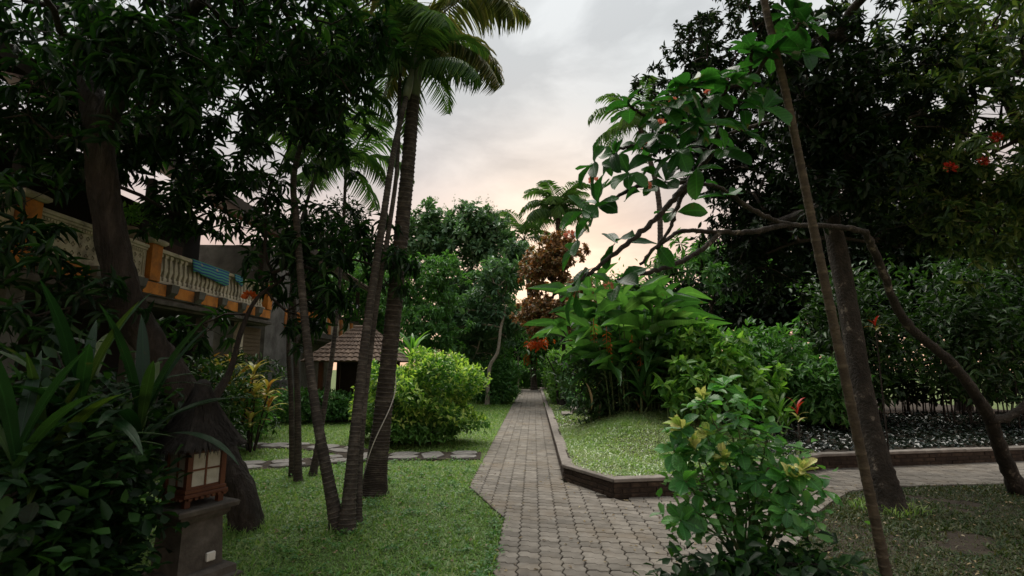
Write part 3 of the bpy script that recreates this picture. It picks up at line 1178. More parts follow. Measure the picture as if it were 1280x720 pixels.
# ------------------------------------------------------------------ grass
def grass(name, label, region_fn, bounds, density, L, W, mat, zf=None, lean=.8):
    x0, x1, y0_, y1_ = bounds
    n = int((x1 - x0) * (y1_ - y0_) * density)
    x = RNG.uniform(x0, x1, n)
    y = RNG.uniform(y0_, y1_, n)
    m = region_fn(x, y)
    x, y = x[m], y[m]
    n = len(x)
    z = zf(x, y) if zf else np.zeros(n) - .006
    X = norm(np.c_[RNG.normal(0, lean, n), RNG.normal(0, lean, n), RNG.uniform(.35, 1.1, n)])
    N = norm(np.c_[RNG.normal(0, .3, n), RNG.normal(0, .3, n), np.ones(n)])
    sz = L * RNG.uniform(.5, 1.3, n)
    # patches: taller and lusher here, thinner there
    pat = .5 + .25 * np.sin(x * 1.9 + 1.3 * np.sin(y * 1.1)) * np.sin(y * 1.4 + 1.1 * np.sin(x * .9)) + .25 * np.sin(x * 6.1 + 2 * np.sin(y * 3.7)) * np.sin(y * 5.3 + 1.7 * np.sin(x * 4.1))
    sz *= .6 + .8 * pat
    rn = np.clip(RNG.random(n) * .6 + .4 * (1 - pat), 0, .999)
    V, F, A = leaves(BLADE, np.c_[x, y, z], X, N, sz, W * sz / L, rn)
    o = add(name, build_mesh(name, V, F, mat, A))
    o['label'] = label
    o['category'] = 'grass'
    return kind(o, 'stuff')


def lawn_left(x, y):
    xl = np.interp(y, [1.5, 5.63, 7.02, 40], [-.32, -.32, -.86, -.86])
    m = x < xl + RNG.normal(0, .03, len(x)) + .03 * np.sin(y * 7) * np.sin(y * 3.1)
    m &= (poly_dist(FLAG_A, x, y) > .40 + RNG.normal(0, .04, len(x)))
    m &= (poly_dist(FLAG_B, x, y) > .34 + RNG.normal(0, .04, len(x)))
    return m


def lawn_right(x, y):
    xs_ = [p[0] for p in BED]
    up = np.interp(x, xs_[1:], [p[1] for p in BED][1:])
    return (y < up + RNG.normal(0, .03, len(x))) & (x > 1.75)


def bank(x, y):
    return (y > wall_y(x) + .13 + RNG.normal(0, .015, len(x))) & (x > .54)


grass('grass', 'short green lawn beside the flagstone path', lawn_left, (-5.2, -.1, 3.2, 9.0), 4600, .045, .011, M['grass'], lean=1.1)
grass('grass', 'mown lawn beyond the flagstones in front of the buildings', lawn_left, (-8.5, -.6, 9.0, 16), 1500, .05, .014, M['grass'])
grass('grass', 'far strip of lawn along the narrow part of the path', lawn_left, (-4, -.6, 16, 34), 700, .06, .022, M['grass'])
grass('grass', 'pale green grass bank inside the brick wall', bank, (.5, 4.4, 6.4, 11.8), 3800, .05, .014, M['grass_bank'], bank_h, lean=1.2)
grass('grass', 'grass verge behind the kerb stones', lambda x, y: (x > .56) & (y > 11.8), (.5, 3, 11.8, 32), 700, .06, .02, M['grass_bank'], lambda x, y: bank_h(x, y))
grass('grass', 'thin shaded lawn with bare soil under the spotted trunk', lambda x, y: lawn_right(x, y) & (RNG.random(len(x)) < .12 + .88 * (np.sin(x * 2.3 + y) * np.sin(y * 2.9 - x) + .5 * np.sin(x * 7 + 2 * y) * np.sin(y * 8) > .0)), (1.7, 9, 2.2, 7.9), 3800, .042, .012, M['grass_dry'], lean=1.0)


soil_poly = [(1.2, 1.5), (1.25, 4.2), (2.2, 4.65), (3.0, 5.8), (3.49, 6.35), (4.0, 6.85), (4.53, 7.12), (6.5, 7.4), (15, 8.9), (15, 1.5)]
sp_ = bpy.data.meshes.new('bed_soil')
sp_.from_pydata([(x, y, .001) for x, y in soil_poly], [], [tuple(range(len(soil_poly)))])
sp_.materials.append(M['soil'])
kind(add('bed_soil', sp_), 'structure')


grass('grass', 'shade-toned dark green lawn at the foot of the bent frangipani', lambda x, y: lawn_right(x, y) & (np.sin(x * 2.3 + y) * np.sin(y * 2.9 - x) + .5 * np.sin(x * 7 + 2 * y) * np.sin(y * 8) > -.8), (1.7, 9, 2.2, 7.9), 4200, .05, .013, M['grass_shade'], lean=.9)


grass('grass', 'stray grass blades creeping over the edge of the paving', lambda x, y: (np.abs(x + .32 - (.06 * RNG.random(len(x)) ** 2)) < .05) & (y < 5.6) | (np.abs(x + .86) < .05 * RNG.random(len(x))) & (y > 7.1) | (poly_dist([(-.86, 7.02), (-.32, 5.63)], x, y) < .07 * RNG.random(len(x))), (-1, -.1, 3.6, 14), 1100, .06, .010, M['grass'], lambda x, y: np.full(len(x), .004), lean=1.1)


# longer tufts round the trunks and along the lawn edge
def tufts(x, y):
    m = np.zeros(len(x), bool)
    for cx_, cy_, r_ in ((-1.88, 5.27, .2), (-2.02, 6.66, .27), (-3.4, 7.48, .2), (-3.25, 7.7, .14), (-2.85, 5.26, .32), (-2.35, 4.0, .42), (3.95, 6.2, .36), (2.2, 3.5, .14)):
        m |= np.hypot(x - cx_, y - cy_) < r_ * (.75 + .4 * RNG.random(len(x)))
    m |= (np.abs(x + .335) < .02) & (y < 5.6)
    return m


grass('grass', 'longer grass tufts round the foot of the trunks', tufts, (-4, 5, 3, 8.2), 1500, .085, .009, M['grass'], lean=.5)


# dark glossy cover at the back of the bed
def cover_fn():
    n = 14000
    x = RNG.uniform(3.6, 13, n)
    y = wall_y(x) + RNG.uniform(.16, 3.6, n)
    z = bank_h(x, y) + RNG.uniform(.0, .07, n)
    X = norm(np.c_[RNG.normal(0, 1, n), RNG.normal(0, 1, n), RNG.normal(.1, .3, n)])
    N = norm(np.c_[RNG.normal(0, .35, n), RNG.normal(0, .35, n), np.ones(n)])
    V, F, A = leaves(OVATE, np.c_[x, y, z], X, N, .075 * RNG.uniform(.6, 1.3, n), .045)
    o = add('ground_cover', build_mesh('ground_cover', V, F, M['cover'], A))
    o['label'] = 'dark glossy ground cover behind the brick wall'
    o['category'] = 'plants'
    kind(o, 'stuff')


cover_fn()

wc = np.c_[RNG.uniform(-4.6, -.4, 260), RNG.uniform(3.8, 9, 260)]
wc = np.r_[wc, np.c_[RNG.normal(-.36, .03, 40), RNG.uniform(3.8, 5.6, 40)]]
wc = wc[lawn_left(wc[:, 0] + .03, wc[:, 1])]
m_ = len(wc) * 14
p_ = np.repeat(wc, 14, 0) + RNG.normal(0, .035, (m_, 2))
V, F, A = leaves(OVATE, np.c_[p_, RNG.uniform(.01, .05, m_)], np.c_[RNG.normal(0, 1, (m_, 2)), RNG.uniform(0, .5, m_)], np.c_[RNG.normal(0, .35, (m_, 2)), np.ones(m_)], .04 * RNG.uniform(.5, 1.3, m_), .022)
o = kind(add('weeds', build_mesh('weeds', V, F, M['mid'], A)), 'stuff')
o['label'] = 'small broad-leaved weeds growing through the lawn'
o['category'] = 'weeds'

# fallen leaves on path and lawn
n = 1200
lx = np.r_[RNG.uniform(-.8, .4, 200), RNG.uniform(-4.5, -.4, 500), RNG.uniform(.3, 6, 500)]
ly = np.r_[RNG.uniform(4.2, 22, 200), RNG.uniform(3.6, 9, 500), RNG.uniform(3.4, 7.4, 500)]
V, F, A = leaves(OVATE, np.c_[lx, ly, np.full(n, .034)], np.c_[RNG.normal(0, 1, (n, 2)), RNG.normal(0, .12, n)], np.c_[RNG.normal(0, .25, (n, 2)), np.ones(n)], .035 * RNG.uniform(.5, 1.5, n), .018)
M['litter'] = leaf_mat('fallen_leaf', [(.20, .14, .07), (.28, .22, .12), (.12, .075, .04), (.35, .30, .2)], .7, .1)
o = kind(add('fallen_leaves', build_mesh('fallen_leaves', V, F, M['litter'], A)), 'stuff')
o['label'] = 'small dry leaves fallen on path and lawn'
o['category'] = 'leaves'
#NEXT

# ------------------------------------------------------------------ lantern on its stone pillar
LC = P(243, 600, 3.95)
lan = thing('garden_lantern', 'wooden garden lantern with black thatch roof on a stone pillar', 'lantern', (LC[0], LC[1], 0), R(-25))
MB().frustum(0, 0, [(.27, -.02), (.27, .05), (.235, .06), (.235, .11), (.20, .13)]).build('plinth', M['stone'], lan)
MB().frustum(0, 0, [(.165, .13), (.150, .47)]).build('pillar', M['stone'], lan)
MB().frustum(0, 0, [(.165, .47), (.185, .50), (.185, .525), (.225, .535), (.232, .565), (.222, .575)]).build('capital', M['stone'], lan)
tray = MB()
tray.box(-.165, .165, -.165, .165, .645, .672, .004)
tray.box(-.155, .155, -.155, .155, .673, .70, .004)
tr_ = tray.build('tray', M['wood_red'], lan)
for s_ in range(7):
    for side in range(4):
        q = -.13 + s_ * .0433
        xx, yy = ((q, -.172), (.172, q), (q, .172), (-.172, q))[side]
        MB().box(xx - .012, xx + .012, yy - .012, yy + .012, .632, .648).build('dentil', M['wood_red'], tr_)
for sx in (-1, 1):
    for sy in (-1, 1):
        MB().box(sx * .125 - .02, sx * .125 + .02, sy * .125 - .02, sy * .125 + .02, .575, .645, .003).build('foot', M['wood_red'], lan)
        MB().frustum(sx * .128, sy * .128, [(.019, .70), (.019, .965)]).build('corner_post', M['wood_red'], lan)
Z0, Z1 = .716, .949
for side in range(4):
    a_ = side * math.pi / 2
    fr = add('window', None, lan, rot=(0, 0, a_))
    MB().box(-.109, .109, -.137, -.119, .70, Z0).build('rail', M['wood_red'], fr)
    MB().box(-.109, .109, -.137, -.119, Z1, .965).build('rail', M['wood_red'], fr)
    mu = MB().box(-.006, .006, -.136, -.122, Z0, Z1).box(-.109, -.0062, -.1355, -.1225, (Z0 + Z1) / 2 - .006, (Z0 + Z1) / 2 + .006)
    mu.box(.0062, .109, -.1355, -.1225, (Z0 + Z1) / 2 - .006, (Z0 + Z1) / 2 + .006)
    mu.build('muntin', M['wood_red'], fr)
    for ix in (0, 1):
        for iz in (0, 1):
            xa = -.108 + ix * .109
            za = Z0 + iz * (Z1 - Z0) / 2
            MB().box(xa + .001, xa + .107, -.127, -.124, za + .001, za + (Z1 - Z0) / 2 - .001).build('pane', M['paper'], fr)
MB().box(-.15, .15, -.15, .15, .966, .985, .003).build('top_plate', M['wood_dark'], lan)
MB().frustum(0, 0, [(.24, .985), (.245, 1.0), (.17, 1.12), (.10, 1.27), (.055, 1.38), (.045, 1.43)]).build('roof', M['thatch'], lan)
tb = Bulk()
n = 2600
h = RNG.random(n) ** 1.4
az = RNG.uniform(0, 6.283, n)
sq = 1 / (np.abs(np.cos(az)) ** 5 + np.abs(np.sin(az)) ** 5) ** .2
rr = (.045 + (.255 - .045) * (1 - h) ** 1.35)
pos = np.c_[np.cos(az) * sq * rr * .94, np.sin(az) * sq * rr * .94, 1.01 + h * .42]
sl_ = np.c_[np.cos(az) * .62, np.sin(az) * .62, -np.ones(n) * (.55 + .6 * h)] + RNG.normal(0, .10, (n, 3))
tb.put(*leaves(BLADE, pos + norm(np.c_[np.cos(az), np.sin(az), np.ones(n) * .6]) * .012, sl_, np.c_[np.cos(az), np.sin(az), np.ones(n)], .085 * RNG.uniform(.6, 1.2, n), .009))
kind(add('thatch_strands', tb.mesh('thatch_strands', M['thatch']), lan), 'stuff')
MB().tube([(0, 0, 1.40), (0, 0, 1.46), (0, 0, 1.49)], [.06, .055, .02], 10).build('roof_knob', M['thatch'], lan)
sk = add('wall_socket', MB().box(.1635, .182, .03, .095, .17, .235, .006).mesh('wall_socket', M['plastic']), lan)
MB().box(.1821, .1835, .048, .077, .188, .217, .0005).build('socket_face', M['plastic'], sk)


# ------------------------------------------------------------------ palms
def frond_mesh(name, L, e0, droop, pairs, ll, lw, mat, hang=.5, twist=0.0, vshape=.35):
    """pinnate frond along +x; e0 launch angle, droop total bend"""
    k = 14
    t = np.linspace(0, 1, k)
    ang = e0 - droop * t ** 1.3
    ds = L / (k - 1)
    p = np.zeros((k, 3))
    for i in range(1, k):
        p[i] = p[i - 1] + ds * np.array((math.cos(ang[i - 1]), 0, math.sin(ang[i - 1])))
    b = Bulk()
    V, F = tube_arrays(p, np.linspace(.022, .004, k) * (L / 2.0), 4)
    b.put(V, F, .9)
    u = np.linspace(.14, 1.0, pairs)
    q = np.stack([np.interp(u, t, p[:, a_]) for a_ in range(3)], 1)
    an = np.interp(u, t, ang)
    T = np.stack([np.cos(an), np.zeros(pairs), np.sin(an)], 1)
    UP = np.stack([-np.sin(an), np.zeros(pairs), np.cos(an)], 1)
    prof = np.sin(np.clip(u * .92 + .08, 0, 1) * math.pi) ** .55 * .9 + .12
    for sgn in (-1, 1):
        side = np.zeros((pairs, 3))
        side[:, 1] = sgn
        X = norm(T * (.55 + .35 * u[:, None]) + side + UP * vshape * (1 - u[:, None] * .6) + RNG.normal(0, .07, (pairs, 3)))
        X = norm(X - V3(0, 0, hang) * RNG.uniform(.6, 1.3, (pairs, 1)))
        tplv, tplf = leaf_template([(0, .18), (.35, .5), (.7, .3), (1, .02)], .25, hang * .55)
        b.put(*leaves((tplv, tplf), q, X, UP + side * -.3, ll * prof * RNG.uniform(.85, 1.1, pairs), lw, np.full(pairs, 0) + RNG.random(pairs) * .8))
    return b.mesh(name, mat)


def make_palm(name, label, ctrl, rad, fronds, bark, group=None, ring=.07, shaft=None, sides=14, rough=.03, flare=.5):
    base = np.asarray(ctrl[0], float)
    t = thing(name, label, 'palm tree', base, 0, group)
    V, F, s = trunk_mesh(ctrl, rad, 30, sides, rough, ring, base, flare)
    nn_ = len(V) // sides
    scar = np.where((np.arange(nn_) % 8 == 0)[:, None], RNG.uniform(.1, 1, (nn_, sides)) * RNG.uniform(.4, 1, (nn_, 1)), RNG.uniform(0, .1, (nn_, sides))).ravel()
    add('trunk', build_mesh('trunk', V, F, bark, scar, False), t)
    top = s[-1, :3] - base
    d = norm(s[-1, :3] - s[-4, :3])
    if shaft:
        Ls, r0 = shaft
        pts = [top - d * .03, top + d * Ls * .3, top + d * Ls * .7, top + d * Ls]
        MB().tube(pts, [r0 * 1.02, r0 * 1.15, r0 * .85, r0 * .5], 12).build('crownshaft', M['shaft'], t, smooth=True)
        top = top + d * Ls * .92
    metas = []
    for (az_, variant) in fronds:
        o = add('frond', variant, t, top + RNG.normal(0, .02, 3), (random.uniform(-.15, .15), 0, R(az_)), random.uniform(.88, 1.08))
        metas.append(o)
    return t, top + base


FBIG = [frond_mesh('frond_a', 2.2, R(72), R(135), 54, .55, .013, M['palm'], .55),
        frond_mesh('frond_b', 2.1, R(48), R(135), 52, .55, .013, M['palm'], .8),
        frond_mesh('frond_c', 1.7, R(12), R(95), 46, .5, .013, M['palm'], 1.2),
        frond_mesh('frond_d', 1.2, R(-25), R(55), 36, .35, .013, M['palm'], .8)]
bp_ctrl = [(-2.02, 6.66, -.03), (-1.98, 6.7, .6), (-1.90, 6.78, 2.0), (-1.80, 6.86, 3.8), (-1.73, 6.92, 5.5)]
fr_list = [(az_, FBIG[v]) for az_, v in ((10, 0), (75, 0), (140, 0), (215, 0), (290, 0), (335, 1), (40, 1), (110, 1), (185, 1), (255, 1), (15, 2), (200, 2), (-30, 3), (150, 3))]
make_palm('palm_tree', 'thick ringed coconut palm with a pale cable wound round its trunk', bp_ctrl, [.165, .125, .108, .098, .088], fr_list, M['palm_bark'], None, .055, (.95, .09), 18, .05, .35)
# cable on that palm
th = np.linspace(0, 1, 60)
cz = .12 + 1.55 * th
cc = spline([(x, y, z) for x, y, z in bp_ctrl], 200)
ctr = np.stack([np.interp(cz, cc[:, 2], cc[:, 0]), np.interp(cz, cc[:, 2], cc[:, 1])], 1)
ca_ = -1.2 + 4.4 * th ** 1.4
cr2 = .142 - .018 * th
cpts = np.c_[ctr[:, 0] + np.cos(ca_) * cr2, ctr[:, 1] - np.abs(np.sin(ca_)) * cr2 * np.sign(np.sin(ca_ + 2.5)), cz]
cpts = np.c_[ctr[:, 0] + np.sin(ca_) * cr2, ctr[:, 1] - np.cos(ca_) * cr2, cz]
tag(MB().tube(cpts, .007, 6).build('cable', M['cable']), 'thin pale cable spiralling up the thick palm trunk', 'cable')

FSM = [frond_mesh('frond_e', 1.5, R(65), R(110), 30, .42, .03, M['palm_green'], .4),
       frond_mesh('frond_f', 1.5, R(40), R(115), 30, .42, .03, M['palm_green'], .6),
       frond_mesh('frond_g', 1.3, R(5), R(70), 28, .40, .03, M['palm_green'], .9)]


def slim_fronds(n, off=0):
    return [(off + i * 360 / n + random.uniform(-15, 15), FSM[i % 3]) for i in range(n)]


GS = 'slender ringed palm stems on the lawn'
tw1 = [(-1.93, 5.27, -.03)] + [tuple(P(x, y, Y)) for x, y, Y in ((396, 520, 5.4), (381, 400, 5.7), (371, 280, 6.0), (368, 215, 6.2), (392, 130, 6.4))]
make_palm('palm_tree', 'slender palm stem leaning away from its twin, from one shared base', tw1, [.068, .05, .044, .04, .036, .03], slim_fronds(7), M['palm_bark'], GS, .045, (.4, .045), 12)
tw2 = [(-1.84, 5.22, -.03)] + [tuple(P(x, y, Y)) for x, y, Y in ((446, 520, 5.4), (460, 400, 5.7), (478, 280, 6.0), (492, 190, 6.3), (508, 120, 6.6))]
make_palm('palm_tree', 'dark slender palm rising from the shared base towards the coconut palm', tw2, [.072, .054, .048, .043, .038, .033], slim_fronds(9, 20), M['palm_bark'], GS, .045, (.55, .05), 12)
tw3 = [(-1.80, 5.42, -.03)] + [tuple(P(x, y, Y)) for x, y, Y in ((452, 540, 5.7), (468, 400, 6.0), (487, 280, 6.3), (497, 200, 6.6), (500, 90, 6.9))]
make_palm('palm_tree', 'thinner pale ringed palm stem tucked behind the dark slender palm', tw3, [.045, .036, .033, .03, .027, .024], slim_fronds(6, 50), M['palm_bark'], GS, .04, (.4, .035), 10)
sp1 = [(-3.49, 7.58, -.03)] + [tuple(P(x, y, Y)) for x, y, Y in ((364, 500, 7.6), (361, 420, 7.7), (372, 300, 7.9), (395, 215, 8.2))]
make_palm('palm_tree', 'thin upright palm stem standing beside its slightly thicker twin', sp1, [.046, .036, .033, .03, .025], slim_fronds(7, 10), M['palm_bark'], GS, .05, (.35, .035), 10)
sp2 = [(-3.29, 7.33, -.03)] + [tuple(P(x, y, Y)) for x, y, Y in ((372, 500, 7.4), (369, 420, 7.5), (366, 300, 7.6), (372, 120, 7.9))]
make_palm('palm_tree', 'straight thin palm stem on the lawn nearer the shared-base palms', sp2, [.052, .042, .037, .033, .028], slim_fronds(7, 30), M['palm_bark'], GS, .05, (.35, .04), 10)
sp3 = [(-3.25, 7.7, -.03)] + [tuple(P(x, y, Y)) for x, y, Y in ((402, 530, 7.9), (417, 430, 8.3), (427, 320, 8.8), (432, 222, 9.2))]
make_palm('palm_tree', 'thin palm stem bending away in a curve towards the tiled pavilion', sp3, [.055, .042, .036, .032, .027], slim_fronds(10, 0), M['palm_bark'], GS, .05, (.3, .035), 10)

# far palms against the sky
FFAR = [frond_mesh('frond_h', 3.0, R(75), R(110), 34, .8, .06, M['palm_green'], .3),
        frond_mesh('frond_i', 3.0, R(50), R(125), 34, .8, .06, M['palm_green'], .5),
        frond_mesh('frond_j', 2.8, R(20), R(100), 32, .75, .06, M['palm_green'], .8)]


def far_fronds(n):
    return [(i * 360 / n + random.uniform(-14, 14), FFAR[i % 3]) for i in range(n)]


GF = 'palms beyond the trees'
pp = P(697, 268, 30)
make_palm('palm_tree', 'bushy feather palm rising beyond the copper-leaved tree', [(pp[0] + .3, 30, 0), (pp[0] + .2, 30, 4), tuple(pp)], [.2, .16, .14], far_fronds(22), M['palm_bark'], GF, .2, None, 8)
pp = P(655, 300, 33)
make_palm('palm_tree', 'shorter arching palm beside the bushy feather palm', [(pp[0] + .6, 33, 0), (pp[0] + .5, 33, 4), tuple(pp)], [.2, .16, .13], far_fronds(9), M['palm_bark'], GF, .2, None, 8)
pp = P(800, 160, 22)
p2, p3 = P(826, 330, 22), P(822, 240, 22)
make_palm('palm_tree', 'tall thin-stemmed palm showing through the frangipani branches', [(p2[0] - .1, 22, 0), tuple(p2), tuple(p3), tuple(pp)], [.2, .13, .12, .11], far_fronds(12), M['palm_bark'], GF, .2, None, 8)

# ------------------------------------------------------------------ big trees, left
mango_leaf = lf_whorl(3, .32, 11, .18, .042, LANCE, (45, 100), .45)
mg = [(-2.84, 5.26, -.15), (-2.92, 5.28, .25), (-3.3, 5.36, .80), (-3.72, 5.2, 1.49), (-4.06, 5.0, 2.13), (-4.31, 4.9, 3.02), (-4.44, 4.8, 3.84), (-4.66, 4.8, 4.65), (-4.7, 4.8, 5.4)]
mr_ = [.16, .145, .14, .138, .145, .135, .125, .10, .05]
side_branch = [tuple(P(262, 505, 5.36)), tuple(P(287, 465, 5.6)), tuple(P(303, 410, 5.8)), tuple(P(322, 372, 6.0)), tuple(P(352, 350, 6.2))]
fork = [(-4.46, 4.8, 3.95), (-4.2, 4.75, 4.5), (-3.7, 4.7, 5.1), (-3.0, 4.6, 5.6)]
tg = blobs(((-4.9, 5.3, 5.2), (2.1, 1.6, .9), 70), ((-3.1, 5.2, 5.3), (1.5, 1.4, 1.0), 54), (P(125, 45, 4.2), (.6, .25, .4), 12), (P(190, 110, 4.4), (.5, .3, .4), 12), ((-2.0, 3.3, 5.75), (1.5, 1.6, .5), 90), (P(440, 85, 5.0), (.45, .6, .6), 18),  # includes an unseen overhead clump added to shade the near lawn
           (P(40, 150, 4.6), (.6, .6, .4), 18), (P(80, 185, 5.6), (.8, .5, .3), 20), (P(235, 200, 6), (1.1, .7, .42), 44), (P(300, 265, 6.3), (.6, .5, .22), 8), (P(90, 110, 6.0), (1.5, .9, .7), 40),
           (P(370, 140, 5.6), (.8, .9, .5), 20), (P(200, 60, 6.5), (2.2, 1.0, .7), 30), ((-3.8, 1.6, 5.4), (2.6, 2.6, 1.0), 110),  # last clump is out of view, spread overhead to darken the left foreground
           (P(410, 330, 6.3), (.45, .4, .22), 9), (P(480, 350, 6.4), (.4, .3, .22), 7), (P(390, 385, 6.2), (.35, .3, .2), 5), (P(345, 345, 6.2), (.4, .3, .2), 6), (P(345, 300, 6.5), (.4, .4, .2), 6), (P(400, 295, 6.6), (.5, .4, .25), 8), (P(452, 305, 6.7), (.4, .3, .2), 5), (P(360, 395, 6.4), (.35, .3, .15), 5),
           (P(8, 310, 4.2), (.2, .4, .15), 3), (P(65, 345, 4.2), (.2, .2, .1), 2), (P(15, 262, 4.3), (.2, .2, .10), 2), (P(60, 310, 4.4), (.2, .2, .08), 2), (P(105, 385, 4.4), (.25, .2, .12), 4), (P(20, 390, 4.2), (.25, .2, .12), 4),
           (P(250, 408, 6.2), (.4, .3, .1), 4), (P(215, 270, 6.1), (.5, .3, .12), 12))
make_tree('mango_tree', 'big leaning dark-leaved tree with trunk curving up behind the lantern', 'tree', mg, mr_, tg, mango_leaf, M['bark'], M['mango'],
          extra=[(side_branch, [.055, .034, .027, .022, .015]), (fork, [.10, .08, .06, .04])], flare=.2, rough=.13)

# ------------------------------------------------------------------ right: dark spotted trunk with big crown
r1 = [(3.95, 6.2, -.05), (3.92, 6.22, .4), (3.87, 6.3, 1.19), (3.8, 6.4, 2.84), (3.63, 6.5, 4.79), (3.5, 6.6, 6.0)]
tg = blobs((P(860, 110, 10), (.9, 1.0, .75), 45), (P(950, 70, 9.5), (1.6, 1.8, 1.4), 120), (P(1020, 200, 8.5), (1.5, 1.3, 1.5), 110), (P(950, 295, 8.6), (.7, .7, 1.0), 100), (P(900, 200, 9.2), (.6, .6, .7), 40),
           (P(1090, 120, 8), (1.3, 1.3, 1.6), 90), ((4.6, 3.0, 6.4), (2.8, 3.2, 1.1), 150), (P(1110, 260, 8.6), (1.2, 1.0, .9), 50), (P(840, 170, 10.3), (.5, .5, .4), 12), (P(1030, 110, 5.9), (.6, .35, .8), 34), (P(1060, 215, 6.0), (.5, .3, .4), 14), (P(1040, 170, 6.0), (.4, .2, .6), 24), (P(1050, 250, 6.0), (.35, .2, .25), 12))  # includes an unseen overhead clump added to shade the right foreground
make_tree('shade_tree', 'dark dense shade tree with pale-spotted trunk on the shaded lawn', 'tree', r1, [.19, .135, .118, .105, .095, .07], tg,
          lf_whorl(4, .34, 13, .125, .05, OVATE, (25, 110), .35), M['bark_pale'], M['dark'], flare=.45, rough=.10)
# tall tree with brown flower sprays
tg = blobs((P(1215, 150, 7.6), (1.5, 1.3, 1.6), 110), (P(1270, 270, 7.8), (1.2, 1.0, 1.0), 60), (P(1180, 240, 8), (.8, .8, .8), 30), (P(1200, 40, 7.8), (1.1, 1.2, .5), 22), ((7.2, 6.0, 6.3), (2.6, 2.8, 1.0), 120))


def sprays(t, base, tgt, dirs):
    b = Bulk()
    sel = tgt[RNG.random(len(tgt)) < .4]
    sel = sel[sel[:, 1] < 7.9]
    n_ = len(sel) * 60
    st = np.repeat(sel, 60, 0) + RNG.normal(0, .09, (n_, 3)) + V3(-.1, -.2, .12)
    b.put(*leaves(MINI, st, rand_dirs(n_), rand_dirs(n_), .022, .014))
    o_ = add('flower_sprays', b.mesh('flower_sprays', M['spray'], base), t)
    kind(o_, 'stuff')
    for px, py in ((1245, 172), (1228, 203), (1186, 211), (1240, 176)):
        c = P(px, py, 6.4) - base
        add('red_flower', flower_me, t, c, (random.random(), random.random(), 0), random.uniform(1.0, 1.4))


M['olive'] = leaf_mat('olive_leaf', [(0.024, 0.056, 0.020), (0.044, 0.090, 0.028), (0.090, 0.150, 0.044), (0.180, 0.220, 0.070)], .42, .3, .25)
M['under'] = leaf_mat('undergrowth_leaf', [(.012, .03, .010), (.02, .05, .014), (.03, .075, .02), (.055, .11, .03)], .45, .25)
M['bright'] = leaf_mat('bright_bush_leaf', [(0.049, 0.141, 0.030), (0.083, 0.217, 0.044), (0.151, 0.333, 0.060), (0.267, 0.467, 0.100)], .38, .36)
M['spray'] = leaf_mat('brown_spray', [(.16, .11, .05), (.24, .18, .09), (.12, .07, .035)], .7, .2)


def flower_mesh(name, mat, n=26, r=.055, l=.045):
    d = rand_dirs(n)
    d[:, 2] = np.abs(d[:, 2])
    V, F, A = leaves(OVATE, d * r * .5, d, rand_dirs(n), l, l * .6)
    return build_mesh(name, V, F, mat, A)


flower_me = flower_mesh('red_flower', M['red'])
pink_me = flower_mesh('coral_flower', M['pink'], 30, .06, .04)
make_tree('flowering_tree', 'tall leafy tree with brown flower sprays and a few red blooms', 'tree', [(10.2, 9.6, 0), (10.0, 9.5, 2), (9.2, 9.0, 4), (8.0, 8.4, 6)], [.2, .17, .13, .07], tg,
          lf_whorl(4, .28, 10, .17, .05, LANCE, (40, 100), .35), M['bark'], M['olive'], more=sprays)

# slim ringed pole palm close by
pole = [(2.21, 3.5, -.03)] + [tuple(P(x, y, 3.5)) for x, y in ((1108, 720), (1075, 560), (1020, 300), (985, 130), (955, 0))] + [tuple(P(940, -90, 3.5)), tuple(P(925, -260, 3.5))]
make_palm('palm_tree', 'thin brown ringed palm stem leaning in front of the spotted trunk', pole, [.036, .033, .030, .028, .026, .024, .022, .02], slim_fronds(6), M['cane'], None, .075, (.3, .035), 12)

# ------------------------------------------------------------------ frangipani with big leaves
fb = P(1275, 612, 7.0)
knee = P(1082, 290, 5.0)
fr_t = thing('frangipani_tree', 'bent frangipani with bare curving limbs, large leaves and coral flowers', 'tree', (fb[0], fb[1], 0))
fbase_ = np.array((fb[0], fb[1], 0))
b = Bulk()


def limb(pts, rads, sides=8):
    s = spline(np.hstack([np.asarray(pts), np.asarray(rads)[:, None]]), 8 * len(pts))
    s[:, :3] += RNG.normal(0, .004, (len(s), 3))
    V, F = tube_arrays(s[:, :3], s[:, 3] * (1 + RNG.normal(0, .05, len(s))), sides)
    b.put(V, F)


def PP(*l):
    return [P(*q) for q in l]


limb([fbase_ - (0, 0, .05)] + PP((1250, 560, 6.7), (1233, 515, 6.4), (1190, 455, 6.0), (1130, 400, 5.6), (1100, 330, 5.25)) + [knee], [.11, .075, .066, .052, .044, .038, .034], 12)
limb(PP((1233, 525, 6.45), (1262, 520, 6.4), (1300, 490, 6.3), (1350, 430, 6.1)), [.055, .05, .04, .03])
limb([knee] + PP((1040, 283, 4.85), (985, 280, 4.6), (940, 262, 4.4), (900, 235, 4.2), (860, 228, 4.0)), [.030, .026, .023, .021, .019, .017])
limb(PP((985, 280, 4.6), (940, 290, 4.4), (900, 290, 4.3), (850, 290, 4.1), (820, 310, 3.95)), [.025, .023, .021, .018, .015])
limb(PP((900, 290, 4.3), (870, 318, 4.1), (820, 338, 3.9), (770, 350, 3.7)), [.022, .02, .017, .013])
limb(PP((860, 228, 4.0), (830, 262, 3.8), (790, 300, 3.65), (745, 335, 3.5), (716, 358, 3.4)), [.026, .022, .02, .016, .013])
limb(PP((860, 228, 4.0), (845, 262, 3.9), (835, 290, 3.85), (800, 330, 3.8)), [.02, .017, .014, .011])
limb(PP((860, 228, 4.0), (890, 190, 3.9), (905, 150, 3.75), (935, 110, 3.6), (965, 60, 3.5)), [.026, .024, .02, .018, .014])
limb(PP((890, 190, 3.9), (840, 180, 3.8), (800, 180, 3.7), (765, 190, 3.6)), [.018, .015, .013, .01])
limb(PP((840, 180, 3.8), (810, 150, 3.65), (785, 130, 3.55)), [.014, .012, .009])
